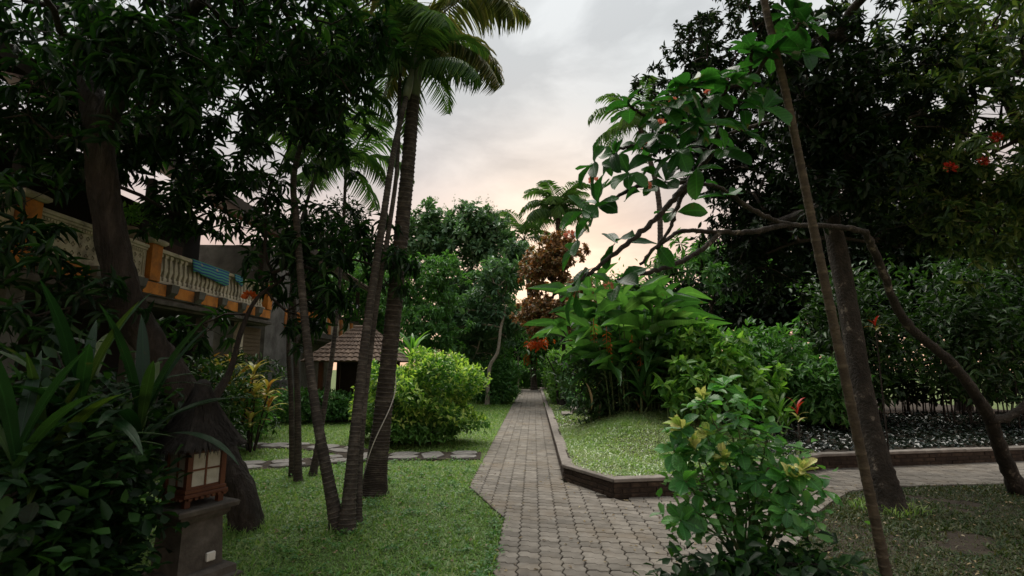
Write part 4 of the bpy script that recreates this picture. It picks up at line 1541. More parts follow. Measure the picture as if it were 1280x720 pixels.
limb(PP((860, 228, 4.0), (800, 232, 3.8), (765, 250, 3.7), (745, 255, 3.6)), [.018, .016, .012, .01])
limb(PP((935, 110, 3.6), (938, 80, 3.55), (940, 58, 3.5)), [.014, .012, .009])
limb(PP((965, 60, 3.5), (990, 40, 3.4), (1010, 20, 3.3)), [.014, .012, .009])
limb(PP((905, 150, 3.75), (880, 120, 3.6), (860, 105, 3.5)), [.016, .013, .01])
limb(PP((905, 150, 3.75), (900, 130, 3.6), (915, 100, 3.45)), [.015, .012, .01])
add('limbs', b.mesh('limbs', M['bark_pale'], fbase_, True), fr_t)


def big_leaf(name, L, W, mat, rows=((0, .02), (.12, .14), (.3, .34), (.5, .47), (.68, .5), (.82, .44), (.93, .27), (1, .03)), fold=.22, curl=.18):
    V, F = leaf_template([(u, h_) for u, h_ in rows], fold, curl)
    V = V * (L, W, L)
    # uneven margin and a slight twist
    ph = RNG.random(3) * 6.28
    edge = np.abs(V[:, 1]) / (W * .5)
    V[:, 2] += edge * L * .035 * np.sin(V[:, 0] / L * 9 + ph[0] + np.sign(V[:, 1]) * ph[1]) + V[:, 1] * .5 * np.sin(V[:, 0] / L * 2.2 + ph[2])
    V[:, 1] += L * .04 * np.sin(V[:, 0] / L * 3 + ph[1])
    return build_mesh(name, V, F, mat, None, True)


def orient(X, N):
    X = Vector(X).normalized()
    Nn = Vector(N)
    Y = Nn.cross(X)
    if Y.length < 1e-4:
        Y = Vector((1, 0, 0)).cross(X)
    Y.normalize()
    Z = X.cross(Y)
    return Matrix((X, Y, Z)).transposed().to_quaternion()


def add_leaf(me, parent, pos, X, N, scale, name='leaf'):
    o_ = add(name, me, parent, pos, None, scale)
    o_.rotation_mode = 'QUATERNION'
    o_.rotation_quaternion = orient(X, N)
    return o_


fr_me = [big_leaf('frangipani_leaf_%s' % c, .225, .108, M['frangi'], curl=q) for c, q in zip('abcdef', (.0, .06, .12, .2, .28, .38))]


def rosette(parent, base, tip, axis, k, meshes, s0=1.0, spread=(55, 95), droop=.2):
    axis = norm(axis)
    ref = V3(1, 0, 0) if abs(axis[2]) > .9 else V3(0, 0, 1)
    u = norm(np.cross(axis, ref))
    v = np.cross(axis, u)
    a0 = random.random() * 6.28
    for i in range(k):
        az_ = a0 + i * 2.399 + random.uniform(-.2, .2)
        el = R(random.uniform(*spread))
        X = axis * math.cos(el) + (u * math.cos(az_) + v * math.sin(az_)) * math.sin(el)
        X[2] -= droop * random.uniform(.3, 1.3)
        N = axis * .8 + V3(0, 0, .6) + RNG.normal(0, .2, 3)
        add_leaf(random.choice(meshes), parent, tip - base - axis * random.uniform(0, .05), X, N, s0 * random.uniform(.75, 1.15))


ros = [(716, 358, 3.4, (-.7, -.2, .4), 7), (765, 190, 3.6, (-.9, -.2, .3), 7), (785, 130, 3.55, (-.5, -.2, .9), 8), (745, 255, 3.6, (-.8, -.3, .2), 6), (820, 310, 3.95, (-.5, -.3, -.3), 3),
       (860, 105, 3.5, (-.2, -.3, .9), 9), (915, 100, 3.45, (.2, -.3, .9), 9), (965, 60, 3.5, (.3, -.3, .9), 9), (800, 180, 3.7, (-.3, -.5, .7), 6), (840, 180, 3.75, (0, -.6, .7), 7), (880, 120, 3.6, (-.1, -.6, .7), 8),
       (845, 262, 3.9, (-.3, -.6, .2), 3), (770, 350, 3.7, (-.5, -.3, .5), 5), (890, 165, 3.85, (.2, -.7, .6), 6), (940, 110, 3.6, (.6, -.4, .5), 7), (800, 232, 3.8, (-.2, -.4, .8), 5), (990, 20, 3.4, (.4, -.2, .8), 8), (910, 240, 4.2, (.1, -.5, .6), 4),
       (825, 135, 3.5, (-.4, -.6, .6), 5), (860, 150, 3.45, (-.1, -.8, .4), 6), (905, 185, 3.6, (.1, -.8, .4), 5), (870, 205, 3.7, (-.2, -.8, .4), 5), (935, 160, 3.5, (.3, -.7, .5), 6), (720, 300, 3.5, (-.7, -.2, .5), 5), (960, 130, 3.4, (.3, -.7, .4), 6), (1005, 60, 3.3, (.4, -.5, .6), 6),
       (742, 205, 3.5, (-.7, -.4, .3), 6), (785, 215, 3.55, (-.4, -.7, .4), 7), (850, 185, 3.5, (-.2, -.8, .3), 6), (820, 165, 3.55, (-.4, -.7, .4), 6), (830, 222, 3.8, (-.2, -.6, .6), 5), (728, 262, 3.5, (-.6, -.5, .4), 5), (765, 300, 3.6, (-.6, -.4, .4), 4), (880, 150, 3.4, (.1, -.9, .2), 6), (845, 120, 3.45, (-.2, -.8, .4), 6), (940, 58, 3.5, (.1, -.5, .8), 7), (900, 88, 3.5, (-.1, -.5, .8), 6), (1010, 25, 3.3, (.5, -.4, .6), 6)]
for px, py, Y, ax, kk in ros:
    rosette(fr_t, fbase_, P(px, py, Y), np.array(ax, float), kk, fr_me)
for px, py in ((845, 130), (886, 118), (742, 228), (712, 295), (760, 358), (808, 232), (805, 183), (826, 155)):
    add('flower', pink_me, fr_t, P(px, py, 3.7) - fbase_, (random.random(), random.random(), 0), random.uniform(.6, .9))
#NEXT2

# ------------------------------------------------------------------ plants in the near beds
def strap_mesh(name, L, W, e0, bend, mat, fold=.18, k=12):
    """arching blade launched at angle e0, bending by bend"""
    p, a_ = np.zeros(3), e0
    V, F = [], []
    for i in range(k + 1):
        t = i / k
        h_ = W * .5 * (.45 + .55 * math.sin(min(1, t * 1.9) * math.pi / 2)) * (1 - max(0, (t - .45) / .55) ** 2.2) + .002
        nx_, nz_ = -math.sin(a_), math.cos(a_)
        V += [(p[0] + nx_ * fold * h_, -h_, p[2] + nz_ * fold * h_), tuple(p), (p[0] + nx_ * fold * h_, h_, p[2] + nz_ * fold * h_)]
        a_ = e0 - bend * ((i + 1) / k) ** 1.5
        p = p + (L / k) * np.array((math.cos(a_), 0, math.sin(a_)))
    for i in range(k):
        q = 3 * i
        F += [(q, q + 3, q + 4, q + 1), (q + 1, q + 4, q + 5, q + 2)]
    return build_mesh(name, np.array(V), F, mat, None, True)


def strap_plant(name, label, cat, base, crowns, meshes, n, stem_r, stem_mat, scale=1.0, group=None, az_rng=None):
    t = thing(name, label, cat, base, 0, group)
    base = np.asarray(base, float)
    for c in crowns:
        c = np.asarray(c, float)
        off = c - base
        if off[2] > .1:
            MB().tube(spline([(off[0] * .2, off[1] * .2, -.03), off * .6 + (0, 0, -.02), off], 8), [stem_r * 1.2] * 3 + [stem_r] * 5, 8).build('stem', stem_mat, t, smooth=True)
        for i in range(n):
            m_ = meshes[min(len(meshes) - 1, int(i / n * len(meshes)))]
            az_ = i * 2.399 + random.uniform(-.3, .3) if az_rng is None else random.uniform(*az_rng)
            add('leaf', m_, t, off + (0, 0, .16 * (1 - i / n)), (0, random.uniform(-.12, .12), az_), scale * random.uniform(.8, 1.12))
    return t


ST = [strap_mesh('strap_a', 1.0, .095, R(72), R(25), M['strap']), strap_mesh('strap_b', 1.1, .10, R(55), R(40), M['strap']), strap_mesh('strap_c', 1.1, .10, R(38), R(55), M['strap']), strap_mesh('strap_d', 1.0, .095, R(20), R(60), M['strap'])]
c1 = P(95, 540, 3.2)
strap_plant('strap_leaf_plant', 'tall dark plant with long broad strap leaves beside the lantern', 'plant', (c1[0], c1[1], 0), [c1, c1 + (.22, .25, -.12)], ST, 15, .03, M['bark'], .82)
c2 = P(15, 610, 2.7)
strap_plant('strap_leaf_plant', 'lower strap-leaved plant half buried in the dark bush', 'plant', (c2[0], c2[1], 0), [c2, c2 + (-.2, .35, -.1)], ST, 12, .03, M['bark'], .75)

SH = [big_leaf('shrub_leaf_%s' % c, .14, .075, M['shrub'], curl=q) for c, q in zip('ab', (.1, .25))]
SHD = [big_leaf('bush_leaf_%s' % c, .12, .062, M['bush'], curl=q) for c, q in zip('abc', (.05, .2, .4))]
SHY = [big_leaf('pale_leaf_%s' % c, .135, .058, M['cream'], curl=q) for c, q in zip('ab', (-.05, .1))]


def leafy_shrub(name, label, base, tips, meshes, k, s0, stem_mat, young=None, young_idx=(), spread=(50, 95), along=3, crown_mat=None, fill=0, fill_r=None, group=None, fillL=.1, maxleaf=300):
    """stems from the base to each tip with single leaves along them"""
    base = np.asarray(base, float)
    t = thing(name, label, 'shrub', base, 0, group)
    tips = [np.asarray(q, float) for q in tips]
    cnt = 0
    b_ = Bulk()
    mid_pts = []
    for i, tp in enumerate(tips):
        d = tp - base
        mid = base + d * .5 + V3(0, 0, .12 * np.linalg.norm(d)) + RNG.normal(0, .04, 3)
        s_ = spline([base + RNG.normal(0, .03, 3) * (1, 1, 0) + V3(0, 0, -.03), mid, tp], 9)
        V, F = tube_arrays(s_, np.linspace(.012, .004, 9), 5)
        b_.put(V - base, F)
        ax = norm(s_[-1] - s_[-3])
        yy_ = i in young_idx
        ns = k if cnt < maxleaf else 0
        if ns:
            rosette(t, base, tp, ax, ns, meshes, s0, spread, .15)
            cnt += ns
        if yy_ and young:
            rosette(t, base, tp + ax * .03, ax, 10, young, s0 * .85, (20, 80), 0)
            cnt += 8
        for q in range(along):
            if cnt >= maxleaf:
                break
            jj = random.randint(4, 7)
            add_leaf(random.choice(meshes), t, s_[jj] - base, rand_dirs(1)[0] * (1, 1, .4) + V3(0, 0, .1), V3(0, 0, 1) + RNG.normal(0, .3, 3), s0 * random.uniform(.7, 1.1))
            cnt += 1
        mid_pts += [s_[5], s_[7]]
    add('stems', b_.mesh('stems', stem_mat), t)
    if fill:
        mp_ = np.asarray(mid_pts)
        pos = mp_[RNG.integers(0, len(mp_), fill)] + RNG.normal(0, 1, (fill, 3)) * np.asarray(fill_r)
        pos[:, 2] = np.maximum(pos[:, 2], .04)
        b2 = Bulk()
        b2.put(*leaves(OBOV, pos, rand_dirs(fill) * (1, 1, .6), np.c_[RNG.normal(0, .4, (fill, 2)), np.ones(fill)], fillL * RNG.uniform(.6, 1.2, fill), fillL * .5))
        kind(add('foliage', b2.mesh('foliage', crown_mat, base), t), 'stuff')
    return t


# near shrub with pale young leaves
sb = P(935, 715, 4.1)
sb = np.array((sb[0], 4.1, 0))
tips = [P(*q) for q in ((842, 562, 3.7), (852, 535, 3.75), (868, 560, 3.7), (855, 600, 3.6), (880, 500, 3.9), (884, 545, 3.8), (905, 575, 3.7), (920, 520, 3.9), (925, 560, 3.8), (945, 600, 3.7), (960, 540, 3.9), (985, 595, 3.6), (1000, 590, 3.55),
        (870, 640, 3.6), (850, 650, 3.6), (900, 625, 3.7), (1010, 640, 3.6), (1030, 610, 3.7), (985, 640, 3.5), (935, 500, 4.1), (955, 565, 4.0), (905, 480, 4.1), (1000, 550, 4.1), (975, 520, 4.2), (860, 580, 3.9), (1015, 570, 3.9), (890, 600, 4.0), (930, 590, 4.1))]
leafy_shrub('shrub', 'leafy shrub with cream-yellow young leaves at the path corner', sb, tips, SH, 8, .95, M['green_stem'], SHY, (1, 2, 4, 5, 6, 11, 12), crown_mat=M['mid'], fill=900, fill_r=(.10, .10, .09), maxleaf=290)
# low dark bush round its foot
pts = blobs((P(960, 735, 3.3), (.55, .35, .12), 26), (P(880, 740, 3.4), (.3, .25, .10), 12), (P(1040, 720, 3.4), (.3, .3, .16), 12))
pts[:, 2] = np.maximum(pts[:, 2], .12)
leafy_shrub('shrub', 'low dark bush growing at the foot of the yellow-tipped shrub', (1.25, 3.6, 0), list(pts), SHD, 6, .9, M['bark'], crown_mat=M['mango'], fill=1400, fill_r=(.16, .14, .08), maxleaf=180)

# big dark bush behind the lantern
pts = blobs((P(40, 620, 2.9), (.55, .4, .40), 42), (P(95, 650, 3.3), (.22, .3, .3), 20), (P(110, 520, 4.2), (.55, .3, .35), 30), (P(30, 490, 3.2), (.45, .4, .28), 20))
leafy_shrub('shrub', 'large dark leafy bush filling the bed beside the lantern', (-2.6, 3.2, 0), list(pts), SHD, 4, 1.0, M['bark'], crown_mat=M['mango'], fill=8000, fill_r=(.12, .16, .15), maxleaf=280, fillL=.11)

# croton clump with yellow rosettes
CR = [strap_mesh('croton_a', .36, .065, R(65), R(60), M['croton'], k=6), strap_mesh('croton_b', .38, .065, R(35), R(60), M['croton'], k=6)]
for px, py, lab in ((300, 480, 'tall yellow-striped croton in front of the dark lower storey'), (272, 470, 'yellow-leaved croton half hidden by the leaning trunk'), (318, 500, 'shorter croton with drooping yellow and green leaves')):
    c = P(px, py, 9.6)
    strap_plant('croton_plant', lab, 'plant', (c[0], c[1], 0), [c, c + (.22, .1, -.25), c + (-.2, -.1, -.2), c + (.05, -.2, -.5), c + (.3, -.1, .08), c + (-.25, .1, .05)], CR, 14, .014, M['bark'], 1.0, 'crotons by the building')
tg = blobs((P(300, 520, 9.9), (.5, .35, .45), 40))
make_tree('shrub', 'dark green bush below the yellow crotons', 'shrub', [(-5.5, 10.0, 0), (-5.5, 10.0, .3)], [.03, .02], tg, lf_scatter(45, .25, .12, .04, LANCE, .2), M['bark'], M['mid'], tip_r=.003)


# ------------------------------------------------------------------ hedges and shrubs
def hedge(name, label, c, half, n, L, W, tpl, matf, shell=.25, lumps=.12, group=None, cat='hedge', top_mat=None, stems=10, zmin=.12):
    """clipped mass of leaves on visible stems; outer young leaves may differ"""
    c = np.asarray(c, float)
    base = V3(c[0], c[1], 0)
    t = thing(name, label, cat, base, 0, group)
    half = np.asarray(half, float)
    d = rand_dirs(n)
    sup = 1 / (np.abs(d[:, 0]) ** 4 + np.abs(d[:, 1]) ** 4 + np.abs(d[:, 2]) ** 3.0) ** .28
    lum = 1 + lumps * (np.sin(d[:, 0] * 7 + 2) * np.sin(d[:, 1] * 6 + 1) + np.sin(d[:, 2] * 8 + d[:, 0] * 5)) * .7
    rad = (RNG.random(n) ** shell) * sup * lum
    pos = d * rad[:, None] * half + (0, 0, c[2])
    keep = pos[:, 2] > zmin
    pos, d, rad = pos[keep], d[keep], (rad / (sup * lum))[keep]
    n = len(pos)
    X = norm(d * .6 + rand_dirs(n) + V3(0, 0, .25))
    N = norm(d * .5 + V3(0, 0, .8) + RNG.normal(0, .3, (n, 3)))
    ll = L * RNG.uniform(.6, 1.25, n)
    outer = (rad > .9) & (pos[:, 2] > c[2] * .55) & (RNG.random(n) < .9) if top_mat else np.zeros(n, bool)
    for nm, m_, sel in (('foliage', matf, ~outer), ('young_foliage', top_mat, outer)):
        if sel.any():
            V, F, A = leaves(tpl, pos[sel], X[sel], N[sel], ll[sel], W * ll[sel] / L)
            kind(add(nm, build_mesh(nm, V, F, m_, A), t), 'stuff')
    for i in range(stems):
        a_ = random.random() * 6.28
        r_ = math.sqrt(random.random()) * .7
        p = V3(math.cos(a_) * r_ * half[0], math.sin(a_) * r_ * half[1], 0)
        MB().tube([p + (0, 0, -.03), p * 1.05 + RNG.normal(0, .04, 3) * (1, 1, 0) + (0, 0, c[2] * .5), p * 1.15 + (0, 0, c[2] * 1.1)], [.016, .013, .008], 5).build('stem', M['bark'], t)
    return t


hc = P(520, 505, 10.9)
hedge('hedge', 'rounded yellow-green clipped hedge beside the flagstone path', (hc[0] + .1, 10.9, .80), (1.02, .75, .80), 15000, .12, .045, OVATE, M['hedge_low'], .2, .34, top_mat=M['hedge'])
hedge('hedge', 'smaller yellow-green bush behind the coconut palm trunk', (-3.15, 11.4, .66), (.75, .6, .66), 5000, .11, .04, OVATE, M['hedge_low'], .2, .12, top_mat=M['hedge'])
hedge('hedge', 'low dark hedge along the foot of the two-storey building', (-6.9, 14.4, .45), (1.9, .5, .45), 7000, .10, .045, OVATE, M['mid'], .3, .08)
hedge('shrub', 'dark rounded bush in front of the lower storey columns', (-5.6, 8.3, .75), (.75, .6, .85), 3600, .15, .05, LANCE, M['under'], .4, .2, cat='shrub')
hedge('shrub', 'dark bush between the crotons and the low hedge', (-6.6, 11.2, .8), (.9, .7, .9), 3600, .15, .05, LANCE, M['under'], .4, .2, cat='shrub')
hedge('shrub', 'round dark green shrub on the far lawn beside the path', (-1.65, 22.0, .85), (.95, .9, .9), 6000, .17, .06, LANCE, M['mid'], .3, .12, cat='shrub')
hedge('shrub', 'dark shrub closing the view at the end of the path', (-.2, 36.2, .9), (1.6, .8, 1.0), 5000, .2, .08, OVATE, M['mid'], .3, .12, cat='shrub')
hedge('shrub', 'pale green bush under the white-limbed tree', (-3.4, 24.0, .9), (1.4, .9, 1.0), 5000, .17, .07, OVATE, M['light'], .3, .15, cat='shrub')
hedge('shrub', 'light green bushes behind the kerb and stone steps', (1.35, 21.5, 1.1), (.75, 2.0, 1.1), 8000, .18, .07, LANCE, M['light'], .25, .18, cat='shrub')
hedge('shrub', 'tangled bush under the copper-leaved tree', (1.9, 17.0, 1.0), (.9, 1.2, 1.0), 6000, .17, .06, LANCE, M['grey'], .25, .18, cat='shrub')
hedge('shrub', 'broad green bush behind the spotted trunk', (5.0, 11.6, 1.25), (.9, .8, 1.0), 4200, .20, .08, OVATE, M['mid'], .4, .25, cat='shrub', zmin=.35)
tg = blobs(((3.5, 10.3, 1.45), (.85, .6, .95), 70), ((3.1, 10.1, 1.0), (.7, .5, .5), 24), ((4.1, 10.4, 1.1), (.7, .5, .6), 24))
make_tree('shrub', 'bright leafy bush inside the brick wall beside the spotted trunk', 'shrub', [(3.5, 10.4, .2), (3.5, 10.4, .6), (3.55, 10.4, 1.2)], [.05, .04, .025], tg,
          lf_whorl(3, .24, 8, .19, .085, OVATE, (35, 90), .25), M['bark'], M['bright'], tip_r=.004)
hedge('hedge', 'long dark leggy hedge at the back of the raised bed', (9.0, 13.4, 1.35), (4.6, .5, .8), 9000, .14, .06, OVATE, M['dark'], .4, .06, stems=70, zmin=.7)
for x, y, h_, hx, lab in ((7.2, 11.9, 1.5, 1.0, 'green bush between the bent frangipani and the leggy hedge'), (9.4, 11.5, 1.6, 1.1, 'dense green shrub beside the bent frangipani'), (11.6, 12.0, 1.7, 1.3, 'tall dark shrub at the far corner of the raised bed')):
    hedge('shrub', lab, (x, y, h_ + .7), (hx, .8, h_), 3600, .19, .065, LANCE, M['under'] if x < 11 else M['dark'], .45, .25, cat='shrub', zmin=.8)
hedge('shrub', 'leafy green shrub in front of the leggy hedge', (5.9, 10.8, 1.0), (.7, .5, .65), 2600, .16, .06, LANCE, M['mid'], .35, .15, cat='shrub', zmin=.5)

# ------------------------------------------------------------------ ginger and heliconia clump
PAD = ((0, .02), (.08, .03), (.16, .2), (.3, .42), (.5, .5), (.7, .43), (.87, .25), (1, .02))
GI = [big_leaf('ginger_leaf_%s' % c, 1.05, .20, M['ginger'], PAD, .3, q) for c, q in zip('abcde', (.08, .2, .3, .42, .55))]
GC = P(792, 505, 11.4)
gt = thing('ginger_clump', 'tall clump of ginger with long arching leaves on the grass bank', 'plant', (GC[0], GC[1], .4))
gb = np.array((GC[0], GC[1], .4))
cnt = 0
for i in range(46):
    a_ = random.random() * 6.28
    r_ = math.sqrt(random.random())
    foot = V3(math.cos(a_) * r_ * .95, math.sin(a_) * r_ * .55, random.uniform(-.05, 0))
    hgt = random.uniform(1.4, 2.85)
    lean = V3(math.cos(a_), math.sin(a_) * .6, 0) * r_ * random.uniform(.25, .8)
    top = foot + lean + (0, 0, hgt)
    s_ = spline([foot, foot + lean * .3 + (0, 0, hgt * .5), top], 10)
    MB().tube(s_, np.linspace(.016, .009, 10), 6).build('cane', M['green_stem'], gt, smooth=True)
    for q in range(random.randint(6, 8)):
        if cnt >= 285:
            break
        t_ = random.uniform(.55, 1.0)
        p = s_[min(9, int(t_ * 9.99))]
        az_ = random.random() * 6.28
        X = V3(math.cos(az_), math.sin(az_), random.uniform(.0, .9)) + norm(lean) * .5
        add_leaf(random.choice(GI), gt, p, X, V3(0, 0, 1) + RNG.normal(0, .25, 3), random.uniform(.65, 1.15))
        cnt += 1
hang_me = None


def heliconia_mesh():
    V_, F_, A_ = [], [], []
    b_ = Bulk()
    for i in range(9):
        sgn = 1 if i % 2 else -1
        pos = np.array([[sgn * .012, 0, -.04 * i]])
        b_.put(*leaves(OVATE, pos, np.array([[sgn * .9, .1, -.5]]), np.array([[0, 0, 1.]]), .10 - .005 * i, .035))
    V, F = tube_arrays([(0, 0, .1), (0, 0, -.1), (0, 0, -.36)], [.006, .006, .004], 5)
    b_.put(V, F)
    return b_.mesh('heliconia_flower', M['orange_leaf'])


hel = heliconia_mesh()
for px, py in ((790, 425), (758, 415), (742, 405), (763, 430), (800, 440)):
    add('flower', hel, gt, P(px, py, 10.7) - gb, (0, 0, random.random() * 3), 1.1)
# second long-leaved clump beside it
GC2 = P(870, 470, 11.8)
gt2 = thing('banana_plant', 'broad-leaved plant with long leaves fanning towards the bright bush', 'plant', (GC2[0], GC2[1], .45))
BAN = [big_leaf('fan_leaf_%s' % c, 1.5, .26, M['ginger'], PAD, .25, q) for c, q in zip('ab', (.1, .3))]
for i in range(22):
    az_ = random.uniform(-.6, 3.6)
    add_leaf(random.choice(BAN), gt2, V3(RNG.normal(0, .15), RNG.normal(0, .12), random.uniform(.4, 1.0)), V3(math.cos(az_), math.sin(az_) * .5 - .2, random.uniform(.4, 1.6)), V3(0, -.3, 1), random.uniform(.7, 1.05))
MB().tube([(0, 0, -.1), (.02, 0, .5), (0, 0, 1.0)], [.09, .07, .04], 8).build('stem', M['green_stem'], gt2, smooth=True)
# dark undergrowth between the canes
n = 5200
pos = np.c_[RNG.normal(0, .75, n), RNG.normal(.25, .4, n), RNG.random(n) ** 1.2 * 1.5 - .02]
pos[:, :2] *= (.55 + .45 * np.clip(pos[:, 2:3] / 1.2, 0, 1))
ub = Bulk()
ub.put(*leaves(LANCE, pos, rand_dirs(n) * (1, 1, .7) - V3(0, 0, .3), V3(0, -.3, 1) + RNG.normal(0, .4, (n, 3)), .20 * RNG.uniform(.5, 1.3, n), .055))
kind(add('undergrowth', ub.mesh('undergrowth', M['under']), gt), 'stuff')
# dry leggy stems under the clump
dl = [strap_mesh('dry_a', .7, .06, R(-10), R(70), M['litter'], k=6)]
for i in range(26):
    add('dry_leaf', dl[0], gt, V3(RNG.normal(0, .6), RNG.normal(-.3, .25), random.uniform(.3, 1.0)), (0, random.uniform(0, .7), random.random() * 6.28), random.uniform(.4, .9))
for i, (px, py, lab) in enumerate(((735, 470, 'spiky variegated plant at the edge of the ginger clump'), (722, 460, 'pale-leaved spiky plant beside the stone steps'))):
    c = P(px, py, 12.5 + i * 1.5)
    strap_plant('spiky_plant', lab, 'plant', (c[0], c[1], .3), [c, c + (.1, .2, -.35)], CR if i == 0 else [strap_mesh('pale_a', .5, .05, R(60), R(70), M['light'], k=6)], 14, .02, M['bark'], 1.1)
for x, y, sc_, mt, lab in ((2.5, 9.9, .8, 'light', 'pale arching plant at the foot of the ginger beside the bright bush'), (2.15, 10.6, 1.1, 'ginger', 'young broad-leaved plant between ginger and bright bush'), (4.4, 9.6, .7, 'light', 'low pale spiky plant behind the brick wall by the spotted trunk'), (1.15, 13.2, 1.0, 'mid', 'green spiky plant on the bank beside the stone steps')):
    z_ = float(bank_h(np.array(x), np.array(y)))
    strap_plant('spiky_plant', lab, 'plant', (x, y, z_), [(x, y, z_ + .35 * sc_), (x + .15, y + .1, z_ + .15)], [strap_mesh('fan_a', .75, .09, R(75), R(50), M[mt], k=7), strap_mesh('fan_b', .8, .09, R(45), R(70), M[mt], k=7)], 12, .02, M['green_stem'], sc_)
# red cordyline and pale leaf near the yellow-tipped shrub
RC = [strap_mesh('cordyline_a', .34, .07, R(70), R(50), M['red'], k=6), strap_mesh('cordyline_b', .36, .07, R(45), R(60), M['croton'], k=6)]
c = P(998, 530, 5.0)
strap_plant('cordyline', 'small red and yellow leaved cordyline by the spotted trunk', 'plant', (c[0], c[1], 0), [c], RC, 9, .008, M['bark'], .36)
c = P(1095, 415, 8.4)
strap_plant('cordyline', 'red-tipped spiky plant behind the spotted trunk', 'plant', (c[0], c[1], .25), [c], RC, 9, .010, M['bark'], .5)

# bright plant with long pale leaves behind the clipped hedge
c = P(515, 455, 13.2)
strap_plant('spiky_plant', 'bright green fountain of long leaves behind the clipped hedge', 'plant', (c[0], c[1], 0), [c], [strap_mesh('fount_a', .9, .08, R(78), R(60), M['light'], k=8), strap_mesh('fount_b', .9, .08, R(50), R(80), M['light'], k=8)], 26, .03, M['bark'], 1.0)

# ------------------------------------------------------------------ far trees
tg = blobs((P(575, 300, 26), (2.3, 1.6, 1.6), 130), (P(610, 290, 26), (1.2, 1.2, 1.0), 40), (P(635, 330, 25), (1.2, .8, 1.1), 50), (P(530, 300, 26), (1.2, 1.2, 1.4), 50), (P(590, 360, 25.5), (2.2, 1.2, 1.4), 70))
c = P(580, 300, 26)


def white_bloom(t, base, tgt, dirs):
    sel = tgt[(tgt[:, 2] > np.median(tgt[:, 2]))]
    sel = sel[RNG.choice(len(sel), 34, replace=False)] + dirs[:34] * .4 + V3(0, -.5, .3)
    b_ = Bulk()
    p = np.repeat(sel, 14, 0) + RNG.normal(0, .09, (34 * 14, 3))
    b_.put(*leaves(OVATE, p, rand_dirs(len(p)), rand_dirs(len(p)), .1, .07))
    kind(add('blossoms', b_.mesh('blossoms', M['white_flower'], base), t), 'stuff')


make_tree('tree', 'rounded tree dotted with white blossoms beyond the far lawn', 'tree', [(c[0], 26, 0), (c[0], 26, 2.5), (c[0] + .2, 26, 5)], [.28, .24, .15], tg, lf_whorl(4, .45, 12, .32, .12, OBOV, (40, 95), .1), M['bark'], M['grey'], more=white_bloom)
tg = blobs((P(545, 350, 20), (1.2, 1.1, 1.0), 60), (P(535, 410, 19.5), (1.3, 1.0, 1.0), 60), (P(505, 370, 20), (1.0, .9, 1.2), 40))
c = P(535, 400, 20)
make_tree('tree', 'dense fresh green tree behind the clipped hedge', 'tree', [(c[0], 20, 0), (c[0], 20, 1.5), (c[0], 20, 3)], [.2, .17, .1], tg, lf_whorl(4, .4, 14, .19, .06, LANCE, (30, 110), .4), M['bark'], M['mid'])
wt = [(-1.9, 21.2, 0)] + [tuple(P(x, y, 21)) for x, y in ((612, 460), (622, 440), (626, 410), (632, 385))]
tg = blobs((P(610, 385, 21.5), (1.1, .9, .8), 45), (P(640, 400, 22), (.8, .8, .8), 28), (P(600, 430, 22.5), (1.2, .8, .8), 36), (P(630, 345, 21), (1.0, .7, .5), 30), (P(590, 390, 22), (1.3, .8, .9), 50))
make_tree('frangipani_tree', 'pale crooked-trunked frangipani leaning over the far lawn', 'tree', wt, [.09, .075, .065, .06, .05], tg, lf_whorl(3, .35, 11, .32, .09, OBOV, (40, 95), .15), M['bark_light'], M['grey'], tip_r=.01)
tg = blobs((P(690, 335, 18.5), (1.1, .8, .85), 100), (P(674, 395, 18.5), (.75, .8, .85), 80), (P(705, 310, 18.5), (.7, .6, .5), 34), (P(720, 385, 17.5), (.7, .7, .9), 60))
make_tree('copper_tree', 'copper-brown leaved tree beside the narrow path', 'tree', [(1.0, 18.4, .2), (1.05, 18.4, 1.5), (1.1, 18.4, 3.2)], [.1, .08, .05], tg, lf_whorl(3, .26, 18, .14, .075, OVATE, (20, 110), .3), M['bark'], M['copper'], tip_r=.005)
tg = blobs((P(670, 428, 19.5), (.35, .3, .14), 7))
make_tree('shrub', 'vivid orange-leaved shrub overhanging the far path', 'shrub', [(.9, 19.5, .1), (.8, 19.5, 1.2), (.5, 19.5, 1.9)], [.04, .03, .02], tg, lf_scatter(45, .22, .12, .065, OVATE, .3), M['bark'], M['orange_leaf'], tip_r=.004)
tg = blobs((P(885, 322, 15.5), (1.2, .9, .35), 30), (P(840, 335, 15.5), (.7, .7, .25), 12), (P(920, 350, 15), (.9, .8, .4), 24))
c = P(885, 400, 15.5)
make_tree('frangipani_tree', 'flat-topped frangipani behind the ginger clump', 'tree', [(c[0], 15.5, .2), (c[0], 15.5, 1.5), (c[0] + .1, 15.5, 3.2)], [.12, .1, .07], tg, lf_whorl(2, .3, 11, .30, .08, OBOV, (50, 100), .2), M['bark_pale'], M['mid'], tip_r=.012)
